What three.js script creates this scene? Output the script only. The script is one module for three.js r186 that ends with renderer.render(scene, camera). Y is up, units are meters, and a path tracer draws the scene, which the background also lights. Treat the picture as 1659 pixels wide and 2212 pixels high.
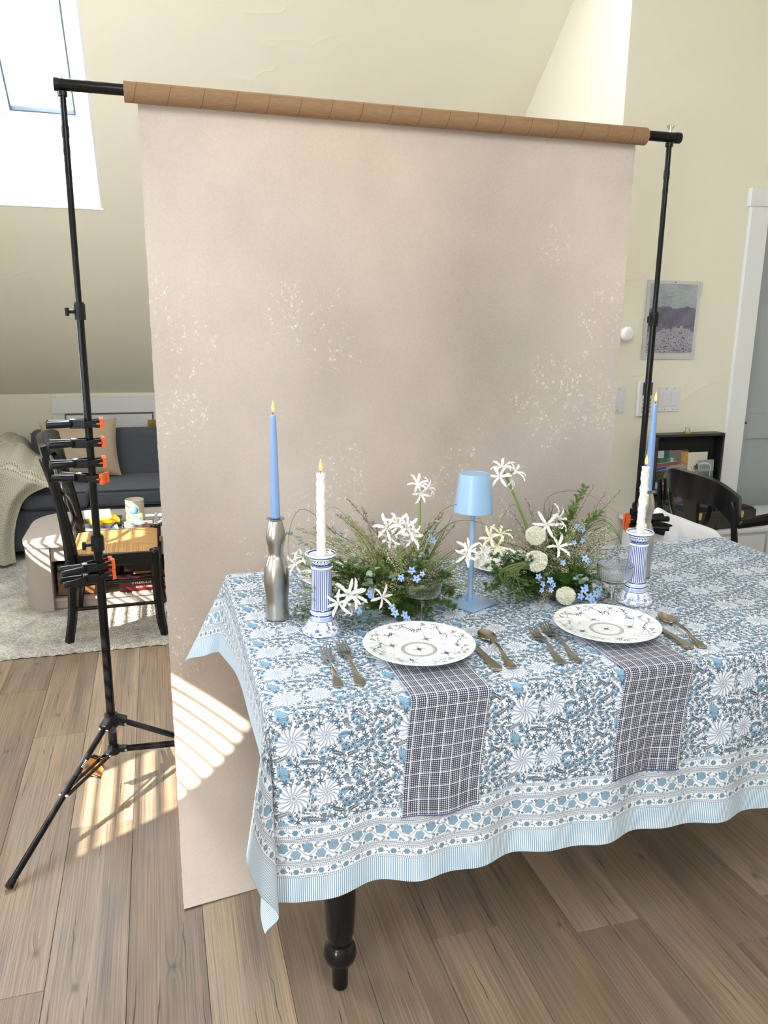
import * as THREE from 'three';
import { RoundedBoxGeometry } from 'three/addons/geometries/RoundedBoxGeometry.js';
import { mergeGeometries } from 'three/addons/utils/BufferGeometryUtils.js';
import { RectAreaLightUniformsLib } from 'three/addons/lights/RectAreaLightUniformsLib.js';

// ------------------------------------------------------------------ camera, sky, sun, daylight, exposure
const scene = new THREE.Scene();
const EYE = new THREE.Vector3(0, 1.5, 0), FOCAL = 1690, FRAME_W = 1659, FRAME_H = 2212;
const camera = new THREE.PerspectiveCamera(2 * Math.atan(FRAME_H / 2 / FOCAL) * 180 / Math.PI, FRAME_W / FRAME_H, 0.05, 200);
const yaw = 16.2 * Math.PI / 180, pitch = 13.5 * Math.PI / 180, roll = 0.6 * Math.PI / 180;
const forward = new THREE.Vector3(Math.sin(yaw) * Math.cos(pitch), -Math.sin(pitch), -Math.cos(yaw) * Math.cos(pitch));
const r0 = new THREE.Vector3(Math.cos(yaw), 0, Math.sin(yaw)), u0 = new THREE.Vector3().crossVectors(r0, forward);
const camRight = r0.clone().multiplyScalar(Math.cos(roll)).addScaledVector(u0, Math.sin(roll));
const camUp = u0.clone().multiplyScalar(Math.cos(roll)).addScaledVector(r0, -Math.sin(roll));
camera.position.copy(EYE);
camera.quaternion.setFromRotationMatrix(new THREE.Matrix4().makeBasis(camRight, camUp, forward.clone().negate()));
scene.add(camera);

const renderer = new THREE.WebGLRenderer({ antialias: true });
renderer.toneMapping = THREE.LinearToneMapping;
renderer.toneMappingExposure = 0.95;
renderer.shadowMap.enabled = true;
RectAreaLightUniformsLib.init();
scene.background = new THREE.Color().setRGB(8.6, 9.3, 10.2);            // bright hazy sky outside the skylights

const SUN_RAY = new THREE.Vector3(1, -0.815, -0.62).normalize();         // enters by the left windows through the blinds
const sun = new THREE.DirectionalLight(new THREE.Color(1, 0.93, 0.82), 34);
sun.position.copy(SUN_RAY).multiplyScalar(-12).add(new THREE.Vector3(0, 1, -2.5));
sun.target.position.set(0, 1, -2.5);
sun.castShadow = true;
sun.shadow.mapSize.set(4096, 4096);
Object.assign(sun.shadow.camera, { left: -7, right: 7, top: 7, bottom: -7, near: 0.5, far: 40 });
scene.add(sun, sun.target);
function daylight(x, y, z, w, h, dx, dy, dz, power, color = [0.84, 0.93, 1]) {   // sky seen through one opening: an area light of its size
  const l = new THREE.RectAreaLight(new THREE.Color(...color), power, w, h);
  l.position.set(x, y, z); l.lookAt(x + dx, y + dy, z + dz);
  scene.add(l);
}
const ROOF = 40 * Math.PI / 180, KNEE_Z = -6.15, KNEE_Y = 0.985, RIDGE_Z = -1.95, RIDGE_Y = KNEE_Y + Math.tan(ROOF) * (RIDGE_Z - KNEE_Z), FRONT_Z = 2 * RIDGE_Z - KNEE_Z;
const LEFT_X = -1.6, RIGHT_X = 3.6, BACK_Z = -3.2, SIDE_X = 2.0;
const FILL_SKYLIGHTS = [[0.45, 1.3]];                          // centre (x) and width of the unseen frosted skylight added in the front slope for fill
const frontMid = [0.1, RIDGE_Y - Math.tan(ROOF) * (0.1 - RIDGE_Z)];        // z, y of their middle
const POWER = { front: 6, sky: 26, frosted: 3, blinds: 6, left: 16, gable: 16 };   // radiance per opening; front, frosted, left and gable are added fill
for (const [x, w] of FILL_SKYLIGHTS) daylight(x, frontMid[1] + 0.06, frontMid[0] + 0.05, w - 0.1, 1.3, 0, -Math.cos(ROOF), -Math.sin(ROOF), POWER.front);
daylight(-0.5, 2.78, -4.45, 0.4, 1.0, 0, -Math.cos(ROOF), Math.sin(ROOF), POWER.sky);
daylight(0.9, KNEE_Y + Math.tan(ROOF) * (-3.47 - KNEE_Z) - 0.03, -3.45, 1.36, 0.62, 0, -Math.cos(ROOF), Math.sin(ROOF), POWER.frosted, [0.96, 0.98, 1]);   // unseen frosted skylight added above the frame to brighten the side wall
for (const [z, w] of [[-1.515, 0.39], [-3.34, 0.65]]) daylight(LEFT_X - 0.07, 1.38, z, w, 0.6, 1, 0, 0, POWER.blinds);
daylight(LEFT_X - 0.02, 1.25, 0.6, 0.85, 0.95, 1, 0, 0, POWER.left);  // unseen window added near the camera for fill from the left
daylight(LEFT_X - 0.02, 2.7, -2.52, 0.8, 0.75, 1, 0, 0, POWER.gable, [0.93, 0.97, 1]);              // unseen high gable window added to lift slope and side wall

// ------------------------------------------------------------------ helpers
let seed = 20240607;
const rnd = () => { seed = (seed + 0x6d2b79f5) | 0; let t = Math.imul(seed ^ (seed >>> 15), 1 | seed); t = (t + Math.imul(t ^ (t >>> 7), 61 | t)) ^ t; return ((t ^ (t >>> 14)) >>> 0) / 4294967296; };
const rr = (a, b) => a + (b - a) * rnd();
const V = (x, y, z) => new THREE.Vector3(x, y, z);
const clamp = THREE.MathUtils.clamp, lerp = THREE.MathUtils.lerp, sstep = (x, a, b) => { const t = clamp((x - a) / (b - a), 0, 1); return t * t * (3 - 2 * t); };
const D2R = Math.PI / 180;
function at(px, py, z) {                       // the point of the vertical plane z that the photograph shows at a pixel
  const d = forward.clone().addScaledVector(camRight, (px - FRAME_W / 2) / FOCAL).addScaledVector(camUp, -(py - FRAME_H / 2) / FOCAL);
  return EYE.clone().addScaledVector(d, (z - EYE.z) / d.z);
}
const taken = {};
function numbered(n) { const k = taken[n] = (taken[n] ?? -1) + 1; return k ? n + '_' + String(k).padStart(3, '0') : n; }
function part(name, geo, m, parent) {
  const o = new THREE.Mesh(geo, m); o.name = name; o.castShadow = o.receiveShadow = true; parent.add(o); return o;
}
function tag(o, label, category, group) { o.userData.label = label; o.userData.category = category; if (group) o.userData.group = group; return o; }
function thing(name, label, category, pos = [0, 0, 0], turn = 0, group) {
  const o = new THREE.Group(); o.name = numbered(name); o.position.set(...pos); o.rotation.y = turn; scene.add(o); return tag(o, label, category, group);
}
function solo(name, label, category, geo, m, group) { const o = part(numbered(name), geo, m, scene); return tag(o, label, category, group); }
function struct(name, geo, m) { const o = part(name, geo, m, scene); o.userData.kind = 'structure'; return o; }
function copyThing(src, pos, turn, label) {
  const c = src.clone(); c.name = numbered(src.name.replace(/_\d{3}$/, '')); c.userData = { ...src.userData, label };
  c.position.set(...pos); if (turn !== undefined) c.rotation.y = turn; scene.add(c); return c;
}
const flat = (g) => (g.index ? g.toNonIndexed() : g);
function merge(list) {
  const l = list.map((g) => { const f = flat(g); for (const k of Object.keys(f.attributes)) if (!['position', 'normal', 'uv'].includes(k)) f.deleteAttribute(k); f.clearGroups?.(); return f; });
  return mergeGeometries(l, false);
}
const move = (g, x, y, z) => g.translate(x, y, z);
function box(w, h, d, x = 0, y = 0, z = 0, r = 0) {
  const g = r ? new RoundedBoxGeometry(w, h, d, 2, Math.min(r, w / 2.01, h / 2.01, d / 2.01)) : new THREE.BoxGeometry(w, h, d);
  return g.translate(x, y, z);
}
function span(x0, x1, y0, y1, z0, z1, r = 0) { return box(x1 - x0, y1 - y0, z1 - z0, (x0 + x1) / 2, (y0 + y1) / 2, (z0 + z1) / 2, r); }
function lathe(pts, seg = 40, smooth = true) {
  let p = pts.map((a) => new THREE.Vector2(a[0], a[1]));
  if (smooth) { const c = new THREE.SplineCurve(p); p = c.getPoints(Math.max(24, pts.length * 6)).map((v) => new THREE.Vector2(Math.max(v.x, 0), v.y)); }
  return new THREE.LatheGeometry(p, seg);
}
// tube of changing radius through points: rad = number, list or function of 0..1
function tube(pts, rad, seg = 24, sides = 8, squash = 1) {
  const c = new THREE.CatmullRomCurve3(pts.map((p) => (p.isVector3 ? p : V(...p))), false, 'catmullrom', 0.5), fr = c.computeFrenetFrames(seg, false);
  const R = typeof rad === 'function' ? rad : Array.isArray(rad) ? (t) => { const k = t * (rad.length - 1), i = Math.min(Math.floor(k), rad.length - 2); return lerp(rad[i], rad[i + 1], k - i); } : () => rad;
  const pos = [], uv = [], idx = [];
  for (let i = 0; i <= seg; i++) {
    const t = i / seg, p = c.getPointAt(t), n = fr.normals[i], b = fr.binormals[i], r = R(t);
    for (let j = 0; j <= sides; j++) { const a = (j / sides) * Math.PI * 2, q = p.clone().addScaledVector(n, Math.cos(a) * r).addScaledVector(b, Math.sin(a) * r * squash); pos.push(q.x, q.y, q.z); uv.push(j / sides, t); }
  }
  for (let i = 0; i < seg; i++) for (let j = 0; j < sides; j++) { const a = i * (sides + 1) + j, b = a + sides + 1; idx.push(a, a + 1, b, b, a + 1, b + 1); }
  for (const [ring, s] of [[0, 1], [seg, -1]]) {
    const p = c.getPointAt(ring / seg), k = pos.length / 3; pos.push(p.x, p.y, p.z); uv.push(0.5, ring / seg);
    for (let j = 0; j < sides; j++) { const a = ring * (sides + 1) + j; s > 0 ? idx.push(k, a + 1, a) : idx.push(k, a, a + 1); }
  }
  return indexed(pos, uv, idx);
}
function indexed(pos, uv, idx) {
  const g = new THREE.BufferGeometry();
  g.setAttribute('position', new THREE.Float32BufferAttribute(pos, 3)); g.setAttribute('uv', new THREE.Float32BufferAttribute(uv, 2)); g.setIndex(idx); g.computeVertexNormals(); return g;
}
// grid of (u list) x (v list) through f(u, v) -> Vector3, uv from g(u, v)
function sheet(us, vs, f, uvf = (u, v) => [u, v], flip = false) {
  const pos = [], uv = [], idx = [], n = us.length;
  for (const v of vs) for (const u of us) { const p = f(u, v); pos.push(p.x, p.y, p.z); uv.push(...uvf(u, v)); }
  for (let j = 0; j < vs.length - 1; j++) for (let i = 0; i < n - 1; i++) { const a = j * n + i; flip ? idx.push(a, a + n, a + 1, a + 1, a + n, a + n + 1) : idx.push(a, a + 1, a + n, a + 1, a + n + 1, a + n); }
  return indexed(pos, uv, idx);
}
const seq = (a, b, n) => Array.from({ length: n + 1 }, (_, i) => a + ((b - a) * i) / n);
// a sheet with thickness: front, back (moved along the normals) and the rim
function thick(g, t) {
  const p = g.attributes.position, n = g.attributes.normal, u = g.attributes.uv, N = p.count, pos = [], uv = [], idx = [...g.index.array], edges = new Map();
  for (let i = 0; i < N; i++) { pos.push(p.getX(i), p.getY(i), p.getZ(i)); uv.push(u.getX(i), u.getY(i)); }
  for (let i = 0; i < N; i++) { pos.push(p.getX(i) - n.getX(i) * t, p.getY(i) - n.getY(i) * t, p.getZ(i) - n.getZ(i) * t); uv.push(u.getX(i), u.getY(i)); }
  const src = g.index.array;
  for (let i = 0; i < src.length; i += 3) {
    const [a, b, c] = [src[i], src[i + 1], src[i + 2]]; idx.push(a + N, c + N, b + N);
    for (const [s, e] of [[a, b], [b, c], [c, a]]) { const k = s < e ? s + '_' + e : e + '_' + s; edges.has(k) ? edges.set(k, null) : edges.set(k, [s, e]); }
  }
  for (const e of edges.values()) if (e) { const k = pos.length / 3; for (const q of [e[0], e[1], e[0] + N, e[1] + N]) { pos.push(pos[q * 3], pos[q * 3 + 1], pos[q * 3 + 2]); uv.push(uv[q * 2], uv[q * 2 + 1]); } idx.push(k, k + 2, k + 1, k + 1, k + 2, k + 3); }
  return indexed(pos, uv, idx);
}
function extrude(shape, depth, bevel = 0, curve = 12) {
  return new THREE.ExtrudeGeometry(shape, { depth, bevelEnabled: bevel > 0, bevelThickness: bevel, bevelSize: bevel, bevelSegments: 2, curveSegments: curve });
}
function poly(pts) { return new THREE.Shape(pts.map((p) => new THREE.Vector2(p[0], p[1]))); }
// a bar between two points with a rectangular section
function bar(a, b, w, h, r = 0) {
  a = a.isVector3 ? a : V(...a); b = b.isVector3 ? b : V(...b);
  const g = box(w, h, a.distanceTo(b), 0, 0, 0, r), m = new THREE.Matrix4().lookAt(a, b, Math.abs(a.x - b.x) + Math.abs(a.z - b.z) < 1e-4 ? V(0, 0, 1) : V(0, 1, 0));
  m.setPosition(a.clone().add(b).multiplyScalar(0.5)); return g.applyMatrix4(m);
}
function rod(a, b, r, sides = 16, r2 = r) {
  a = a.isVector3 ? a : V(...a); b = b.isVector3 ? b : V(...b);
  const g = new THREE.CylinderGeometry(r2, r, a.distanceTo(b), sides), q = new THREE.Quaternion().setFromUnitVectors(V(0, 1, 0), b.clone().sub(a).normalize());
  return g.applyQuaternion(q).translate((a.x + b.x) / 2, (a.y + b.y) / 2, (a.z + b.z) / 2);
}
function jiggle(g, f) { const p = g.attributes.position, v = V(0, 0, 0); for (let i = 0; i < p.count; i++) { v.fromBufferAttribute(p, i); f(v, i); p.setXYZ(i, v.x, v.y, v.z); } g.computeVertexNormals(); return g; }
// materials
function M(color, roughness = 0.6, more = {}) {
  const c = Array.isArray(color) ? new THREE.Color().setRGB(...color) : new THREE.Color(color);
  return new THREE.MeshPhysicalMaterial({ color: c, roughness, side: THREE.DoubleSide, ...more });
}
const canvas = (w, h, bg) => { const c = document.createElement('canvas'); c.width = w; c.height = h; const x = c.getContext('2d'); if (bg) { x.fillStyle = bg; x.fillRect(0, 0, w, h); } return [c, x]; };
function ctex(c, rx = 1, ry = 1, srgb = true) { const t = new THREE.CanvasTexture(c); t.wrapS = t.wrapT = THREE.RepeatWrapping; t.repeat.set(rx, ry); if (srgb) t.colorSpace = THREE.SRGBColorSpace; t.magFilter = THREE.LinearFilter; return t; }
function dtex(w, h, f, rx = 1, ry = 1, srgb = true) {
  const d = new Uint8Array(w * h * 4);
  for (let y = 0; y < h; y++) for (let x = 0; x < w; x++) { const c = f(x / w, y / h, x, y), o = (y * w + x) * 4; d[o] = clamp(c[0], 0, 255); d[o + 1] = clamp(c[1], 0, 255); d[o + 2] = clamp(c[2], 0, 255); d[o + 3] = 255; }
  const t = new THREE.DataTexture(d, w, h); t.wrapS = t.wrapT = THREE.RepeatWrapping; t.repeat.set(rx, ry); if (srgb) t.colorSpace = THREE.SRGBColorSpace; t.magFilter = THREE.LinearFilter; t.needsUpdate = true; return t;
}
const hash = (x, y, s) => { let h = (Math.imul(x, 374761393) + Math.imul(y, 668265263) + Math.imul(s, 1442695041)) | 0; h = Math.imul(h ^ (h >>> 13), 1274126177); return ((h ^ (h >>> 16)) >>> 0) / 4294967296; };
function vnoise(u, v, px, py, s = 1) {           // value noise that repeats after px, py cells
  const x = u * px, y = v * py, ix = Math.floor(x), iy = Math.floor(y), fx = x - ix, fy = y - iy, sx = fx * fx * (3 - 2 * fx), sy = fy * fy * (3 - 2 * fy), m = (a, n) => ((a % n) + n) % n;
  const a = hash(m(ix, px), m(iy, py), s), b = hash(m(ix + 1, px), m(iy, py), s), c = hash(m(ix, px), m(iy + 1, py), s), d = hash(m(ix + 1, px), m(iy + 1, py), s);
  return lerp(lerp(a, b, sx), lerp(c, d, sx), sy);
}
function fbm(u, v, px, py, s = 1, o = 4) { let r = 0, a = 0.5, n = 0; for (let i = 0; i < o; i++) { r += a * vnoise(u, v, px << i, py << i, s + i * 7); n += a; a *= 0.5; } return r / n; }
const repeatOf = (m, rx, ry) => { const c = m.clone(); for (const k of ['map', 'bumpMap', 'roughnessMap']) if (m[k]) { c[k] = m[k].clone(); c[k].repeat.set(rx, ry); c[k].needsUpdate = true; } return c; };
// uv in metres for a flat-sided geometry, by the direction each face looks in
function metres(g, k = 1) {
  g = flat(g); const p = g.attributes.position, n = g.attributes.normal, uv = new Float32Array(p.count * 2);
  for (let i = 0; i < p.count; i++) { const ax = Math.abs(n.getX(i)), ay = Math.abs(n.getY(i)), az = Math.abs(n.getZ(i)); const [a, b] = ay > ax && ay > az ? [p.getX(i), p.getZ(i)] : ax > az ? [p.getZ(i), p.getY(i)] : [p.getX(i), p.getY(i)]; uv[i * 2] = a * k; uv[i * 2 + 1] = b * k; }
  g.setAttribute('uv', new THREE.BufferAttribute(uv, 2)); return g;
}

// ------------------------------------------------------------------ the room
const plasterBump = dtex(512, 512, (u, v) => {
  const a = fbm(u, v, 5, 5, 11, 5), ridge = Math.pow(1 - Math.abs(2 * fbm(u + 0.03 * a, v, 4, 7, 31, 4) - 1), 26), patch = sstep(fbm(u, v, 6, 4, 77, 3), 0.56, 0.68);
  const h = 120 + 26 * a + 105 * ridge * patch + 22 * sstep(fbm(u, v, 3, 3, 5, 4), 0.48, 0.54); return [h, h, h];
}, 0.62, 0.62, false);
const MAT = {
  wall: M([0.80, 0.76, 0.635], 0.62, { bumpMap: plasterBump, bumpScale: 0.0045 }),
  trim: M([0.76, 0.765, 0.775], 0.42),
  white: M([0.82, 0.82, 0.82], 0.4),
  glass: new THREE.MeshPhysicalMaterial({ color: 0xffffff, roughness: 0, transmission: 1, thickness: 0, ior: 1.5 }),
  blackWood: M([0.006, 0.006, 0.0065], 0.22, { specularIntensity: 0.55, clearcoat: 0.15, clearcoatRoughness: 0.1 }),
  brass: M([0.62, 0.45, 0.17], 0.32, { metalness: 1 }),
};
// floor: vinyl planks on a slab
const floor = struct('floor', span(LEFT_X - 0.1, RIGHT_X + 0.1, -0.09, -0.0075, KNEE_Z - 0.1, FRONT_Z + 0.1), M([0.12, 0.09, 0.07], 0.9));
const woodTones = [[151, 131, 111], [140, 120, 101], [146, 126, 107], [133, 114, 96]];
const plankMats = woodTones.map((c, k) => {
  const w = 512, h = 1024, knots = Array.from({ length: 2 }, () => [rr(0.15, 0.85), rr(0, 1), rr(0.02, 0.05)]), cracks = Array.from({ length: 5 }, () => [rr(0.05, 0.95), rr(0, 1), rr(0.02, 0.12), rr(-0.3, 0.3)]);
  const px = new Float32Array(w * h);
  const shade = (u, v) => {
    let warp = 0.035 * (fbm(u, v, 2, 3, 100 + k, 2) - 0.5) + 0.012 * (vnoise(u, v, 4, 14, 160 + k) - 0.5);
    for (const [ku, kv, kr] of knots) { const du = (u - ku) * 0.6, dv = Math.abs(v - kv) > 0.5 ? 1 - Math.abs(v - kv) : v - kv, q = Math.hypot(du, dv * 2.2) / kr; warp += 0.05 * Math.exp(-q * q * 0.4) * Math.sign(du); }
    const g = fbm(u + warp, v, 64, 4, 200 + k, 2), fine = vnoise(u + warp, v, 230, 18, 300 + k), pore = Math.pow(vnoise(u + warp, v, 170, 9, 350 + k), 5), broad = fbm(u + warp * 2, v, 4, 2, 400 + k, 2);
    let s = 0.80 + 0.28 * (g - 0.1) + 0.13 * fine + 0.26 * (broad - 0.5) - 0.22 * pore;
    for (const [cu, cv, cl, sl] of cracks) { const dv = v - cv, du = u - cu - sl * dv - 0.02 * (vnoise(0.5, v, 1, 40, 530 + k) - 0.5); if (Math.abs(dv) < cl) { const wdt = 0.007 * (1 - Math.abs(dv) / cl) * (0.5 + vnoise(u, v, 9, 60, 500 + k)); s *= 1 - 0.55 * Math.exp(-(du * du) / (wdt * wdt + 1e-6)); } }
    for (const [ku, kv, kr] of knots) { const dv = v - kv, q = Math.hypot((u - ku) * 0.55, dv * 2) / kr; s *= 1 - 0.28 * Math.exp(-q * q * 3); }
    return s;
  };
  const map = dtex(w, h, (u, v, x, y) => { const s = shade(u, v); px[y * w + x] = s; const gr = 0.92 + 0.16 * fbm(u, v, 3, 4, 700 + k, 2); return [c[0] * s * gr, c[1] * s * (gr * 0.6 + 0.4), c[2] * s]; });
  const bump = dtex(w, h, (u, v, x, y) => { const b = 90 + 110 * px[y * w + x]; return [b, b, b]; }, 1, 1, false);
  return M(0xffffff, 0.40, { map, bumpMap: bump, bumpScale: 0.0009, specularIntensity: 0.75 });
});
{
  const PW = 0.1825, PL = 1.22, x0 = 0.589 - 13 * PW, known = { 11: -2.11, 14: -1.93, 15: -1.481, 17: -1.34, 9: -2.66, 10: -3.2 };
  for (let r = 0; r < 30; r++) {
    const xa = Math.max(x0 + r * PW, LEFT_X), xb = Math.min(x0 + (r + 1) * PW, RIGHT_X); if (xb - xa < 0.02) continue;
    let off = known[r] ?? rr(-PL, 0); while (off > KNEE_Z) off -= PL;
    for (let z = off; z < FRONT_Z; z += PL) {
      const za = Math.max(z, KNEE_Z), zb = Math.min(z + PL, FRONT_Z); if (zb - za < 0.03) continue;
      const g = 0.0004, c = 0.0009, a = xa + g, b = xb - g, d = za + g, e = zb - g, du = Math.floor(rnd() * 7) / 7, dv = rnd(), uv = (x, zz) => [(x - xa) / PW + du * 0, (zz - z) / PL + dv];
      const P = [[a, -0.008, d], [b, -0.008, d], [b, -0.008, e], [a, -0.008, e], [a, -0.0012, d], [b, -0.0012, d], [b, -0.0012, e], [a, -0.0012, e], [a + c, 0, d + c], [b - c, 0, d + c], [b - c, 0, e - c], [a + c, 0, e - c]];
      const Q = [[8, 11, 10, 9], [4, 8, 9, 5], [5, 9, 10, 6], [6, 10, 11, 7], [7, 11, 8, 4], [0, 4, 5, 1], [1, 5, 6, 2], [2, 6, 7, 3], [3, 7, 4, 0]], pos = [], uvs = [], idx = [];
      for (const q of Q) { const k = pos.length / 3; for (const i of q) { pos.push(...P[i]); uvs.push(...uv(P[i][0], P[i][2])); } idx.push(k, k + 1, k + 2, k, k + 2, k + 3); }
      part('plank', indexed(pos, uvs, idx), plankMats[(r * 3 + Math.floor(rnd() * 4)) % 4], floor);
    }
  }
}
const basis = (x, y, z, o) => new THREE.Matrix4().makeBasis(V(...x), V(...y), V(...z)).setPosition(...o);
const S = Math.sin(ROOF), K = Math.cos(ROOF), sAt = (z) => (z - KNEE_Z) / K;
const slopeM = basis([1, 0, 0], [0, S, K], [0, -K, S], [0, KNEE_Y, KNEE_Z]);                        // local: x, distance up the slope, towards the room
const frontM = basis([-1, 0, 0], [0, S, -K], [0, -K, -S], [0, KNEE_Y, FRONT_Z]);
const hole = (shape, x0, x1, y0, y1) => shape.holes.push(new THREE.Path([V(x0, y0), V(x0, y1), V(x1, y1), V(x1, y0)].map((v) => new THREE.Vector2(v.x, v.y))));
// back slope with the skylight opening, cut at the lower right by the valley
const sR = sAt(RIDGE_Z), SKY = { x0: -0.80, x1: -0.222, s0: sAt(-4.83), s1: sAt(-4.83) + 1.55 };
{
  const A = [SIDE_X, sAt(-3.98)], B = [1.5, sAt(-4.53)];
  const sh = poly([[LEFT_X - 0.1, -0.02], [B[0], -0.02], B, A, [SIDE_X, sAt(BACK_Z)], [RIGHT_X + 0.1, sAt(BACK_Z)], [RIGHT_X + 0.1, sR], [LEFT_X - 0.1, sR]]);
  hole(sh, SKY.x0, SKY.x1, SKY.s0, SKY.s1);
  const h0 = sAt(-3.73), h1 = sAt(-3.21); hole(sh, 0.2, 1.6, h0, h1);
  const w2 = new THREE.Group(); w2.name = 'window_9'; w2.userData.kind = 'structure'; scene.add(w2);  // unseen frosted skylight, added to light the alcove side wall
  part('frame', merge([[0.2, 1.6, h0, h0 + 0.03], [0.2, 1.6, h1 - 0.03, h1], [0.2, 0.23, h0, h1], [1.57, 1.6, h0, h1]].map((q) => span(...q, -0.09, -0.002))).applyMatrix4(slopeM), MAT.white, w2);
  part('pane', span(0.22, 1.58, h0 + 0.02, h1 - 0.02, -0.06, -0.056).applyMatrix4(slopeM), M([0.9, 0.9, 0.9], 0.95, { transmission: 0.6, thickness: 0 }), w2);
  struct('ceiling', extrude(sh, 0.03).translate(0, 0, -0.03).applyMatrix4(slopeM), MAT.wall);
  const a = V(A[0], KNEE_Y + A[1] * S, KNEE_Z + A[1] * K), b = V(B[0], KNEE_Y + B[1] * S, KNEE_Z + B[1] * K), e = V(SIDE_X, 2.6138, -4.2198).sub(a).multiplyScalar(2.6).add(a), k1 = V(1.5, KNEE_Y - 0.02, KNEE_Z), k2 = V(SIDE_X, KNEE_Y - 0.02, KNEE_Z);
  const tri = (l) => { const pos = [], uv = [], idx = []; l.forEach((p, i) => { pos.push(p.x, p.y, p.z); uv.push(p.x, p.y); idx.push(i); }); return indexed(pos, uv, idx); };
  struct('ceiling_valley', thick(tri([a, b, e, b, k1, e, k1, k2, e]), 0.02), MAT.wall);
}
const front = poly([[-RIGHT_X - 0.1, -0.02], [-LEFT_X + 0.1, -0.02], [-LEFT_X + 0.1, sR], [-RIGHT_X - 0.1, sR]]), fS = (FRONT_Z - frontMid[0]) / K;
for (const [x, w] of FILL_SKYLIGHTS) hole(front, -x - w / 2, -x + w / 2, fS - 0.7, fS + 0.7);
struct('ceiling_front', extrude(front, 0.14).translate(0, 0, -0.14).applyMatrix4(frontM), MAT.wall);
struct('trim_1', bar([LEFT_X - 0.1, RIDGE_Y + 0.01, RIDGE_Z], [RIGHT_X + 0.1, RIDGE_Y + 0.01, RIDGE_Z], 0.24, 0.12), MAT.wall);
// skylight in view: splayed shaft, frame, sash and pane
{
  const w = new THREE.Group(); w.name = 'window_1'; w.userData.kind = 'structure'; scene.add(w);
  const P = (x, s, n) => V(x, s, n).applyMatrix4(slopeM), N = -0.375, o = SKY, iX0 = -0.71, iX1 = -0.285, iS0 = o.s0 + 0.22, iS1 = o.s1 - 0.05;
  const quad = (a, b, c, d) => thick(sheet([0, 1], [0, 1], (u, v) => a.clone().lerp(b, u).lerp(d.clone().lerp(c, u), v)), 0.015);
  const out = [P(o.x0, o.s0, 0), P(o.x1, o.s0, 0), P(o.x1, o.s1, 0), P(o.x0, o.s1, 0)], inn = [P(iX0, iS0, N), P(iX1, iS0, N), P(iX1, iS1, N), P(iX0, iS1, N)];
  for (let i = 0; i < 4; i++) { const j = (i + 1) % 4; part('shaft_panel', quad(out[j], out[i], inn[i], inn[j]), MAT.white, w); }
  const fr = (x0, x1, s0, s1, t, n0, n1) => merge([[x0, x1, s0, s0 + t], [x0, x1, s1 - t, s1], [x0, x0 + t, s0 + t, s1 - t], [x1 - t, x1, s0 + t, s1 - t]].map(([a, b, c, d]) => span(a, b, c, d, n0, n1, 0.004))).applyMatrix4(slopeM);
  part('frame', fr(iX0 - 0.02, iX1 + 0.02, iS0 - 0.02, iS1 + 0.02, 0.035, N - 0.08, N + 0.0), MAT.white, w);
  part('sash', fr(iX0 + 0.012, iX1 - 0.012, iS0 + 0.012, iS1 - 0.012, 0.038, N - 0.075, N - 0.03), M([0.8, 0.82, 0.84], 0.4), w);
  part('gasket', fr(iX0 + 0.05, iX1 - 0.05, iS0 + 0.05, iS1 - 0.05, 0.008, N - 0.066, N - 0.028), M([0.05, 0.07, 0.09], 0.5), w);
  part('pane', span(iX0 + 0.05, iX1 - 0.05, iS0 + 0.05, iS1 - 0.05, N - 0.06, N - 0.056).applyMatrix4(slopeM), MAT.glass, w);
}
FILL_SKYLIGHTS.forEach(([x, wd], i) => {
  const w = new THREE.Group(); w.name = 'window_' + (2 + i); w.userData.kind = 'structure'; scene.add(w);  // unseen skylight added to light table and backdrop from the front
  const a = -x - wd / 2, b = -x + wd / 2, c = fS - 0.7, d = fS + 0.7, t = 0.05;
  part('frame', merge([[a, b, c, c + t], [a, b, d - t, d], [a, a + t, c + t, d - t], [b - t, b, c + t, d - t]].map((q) => span(...q, -0.16, -0.09))).applyMatrix4(frontM), MAT.white, w);
  part('pane', span(a + t, b - t, c + t, d - t, -0.13, -0.126).applyMatrix4(frontM), M([0.9, 0.9, 0.9], 0.95, { transmission: 0.6, thickness: 0 }), w);
});
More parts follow.
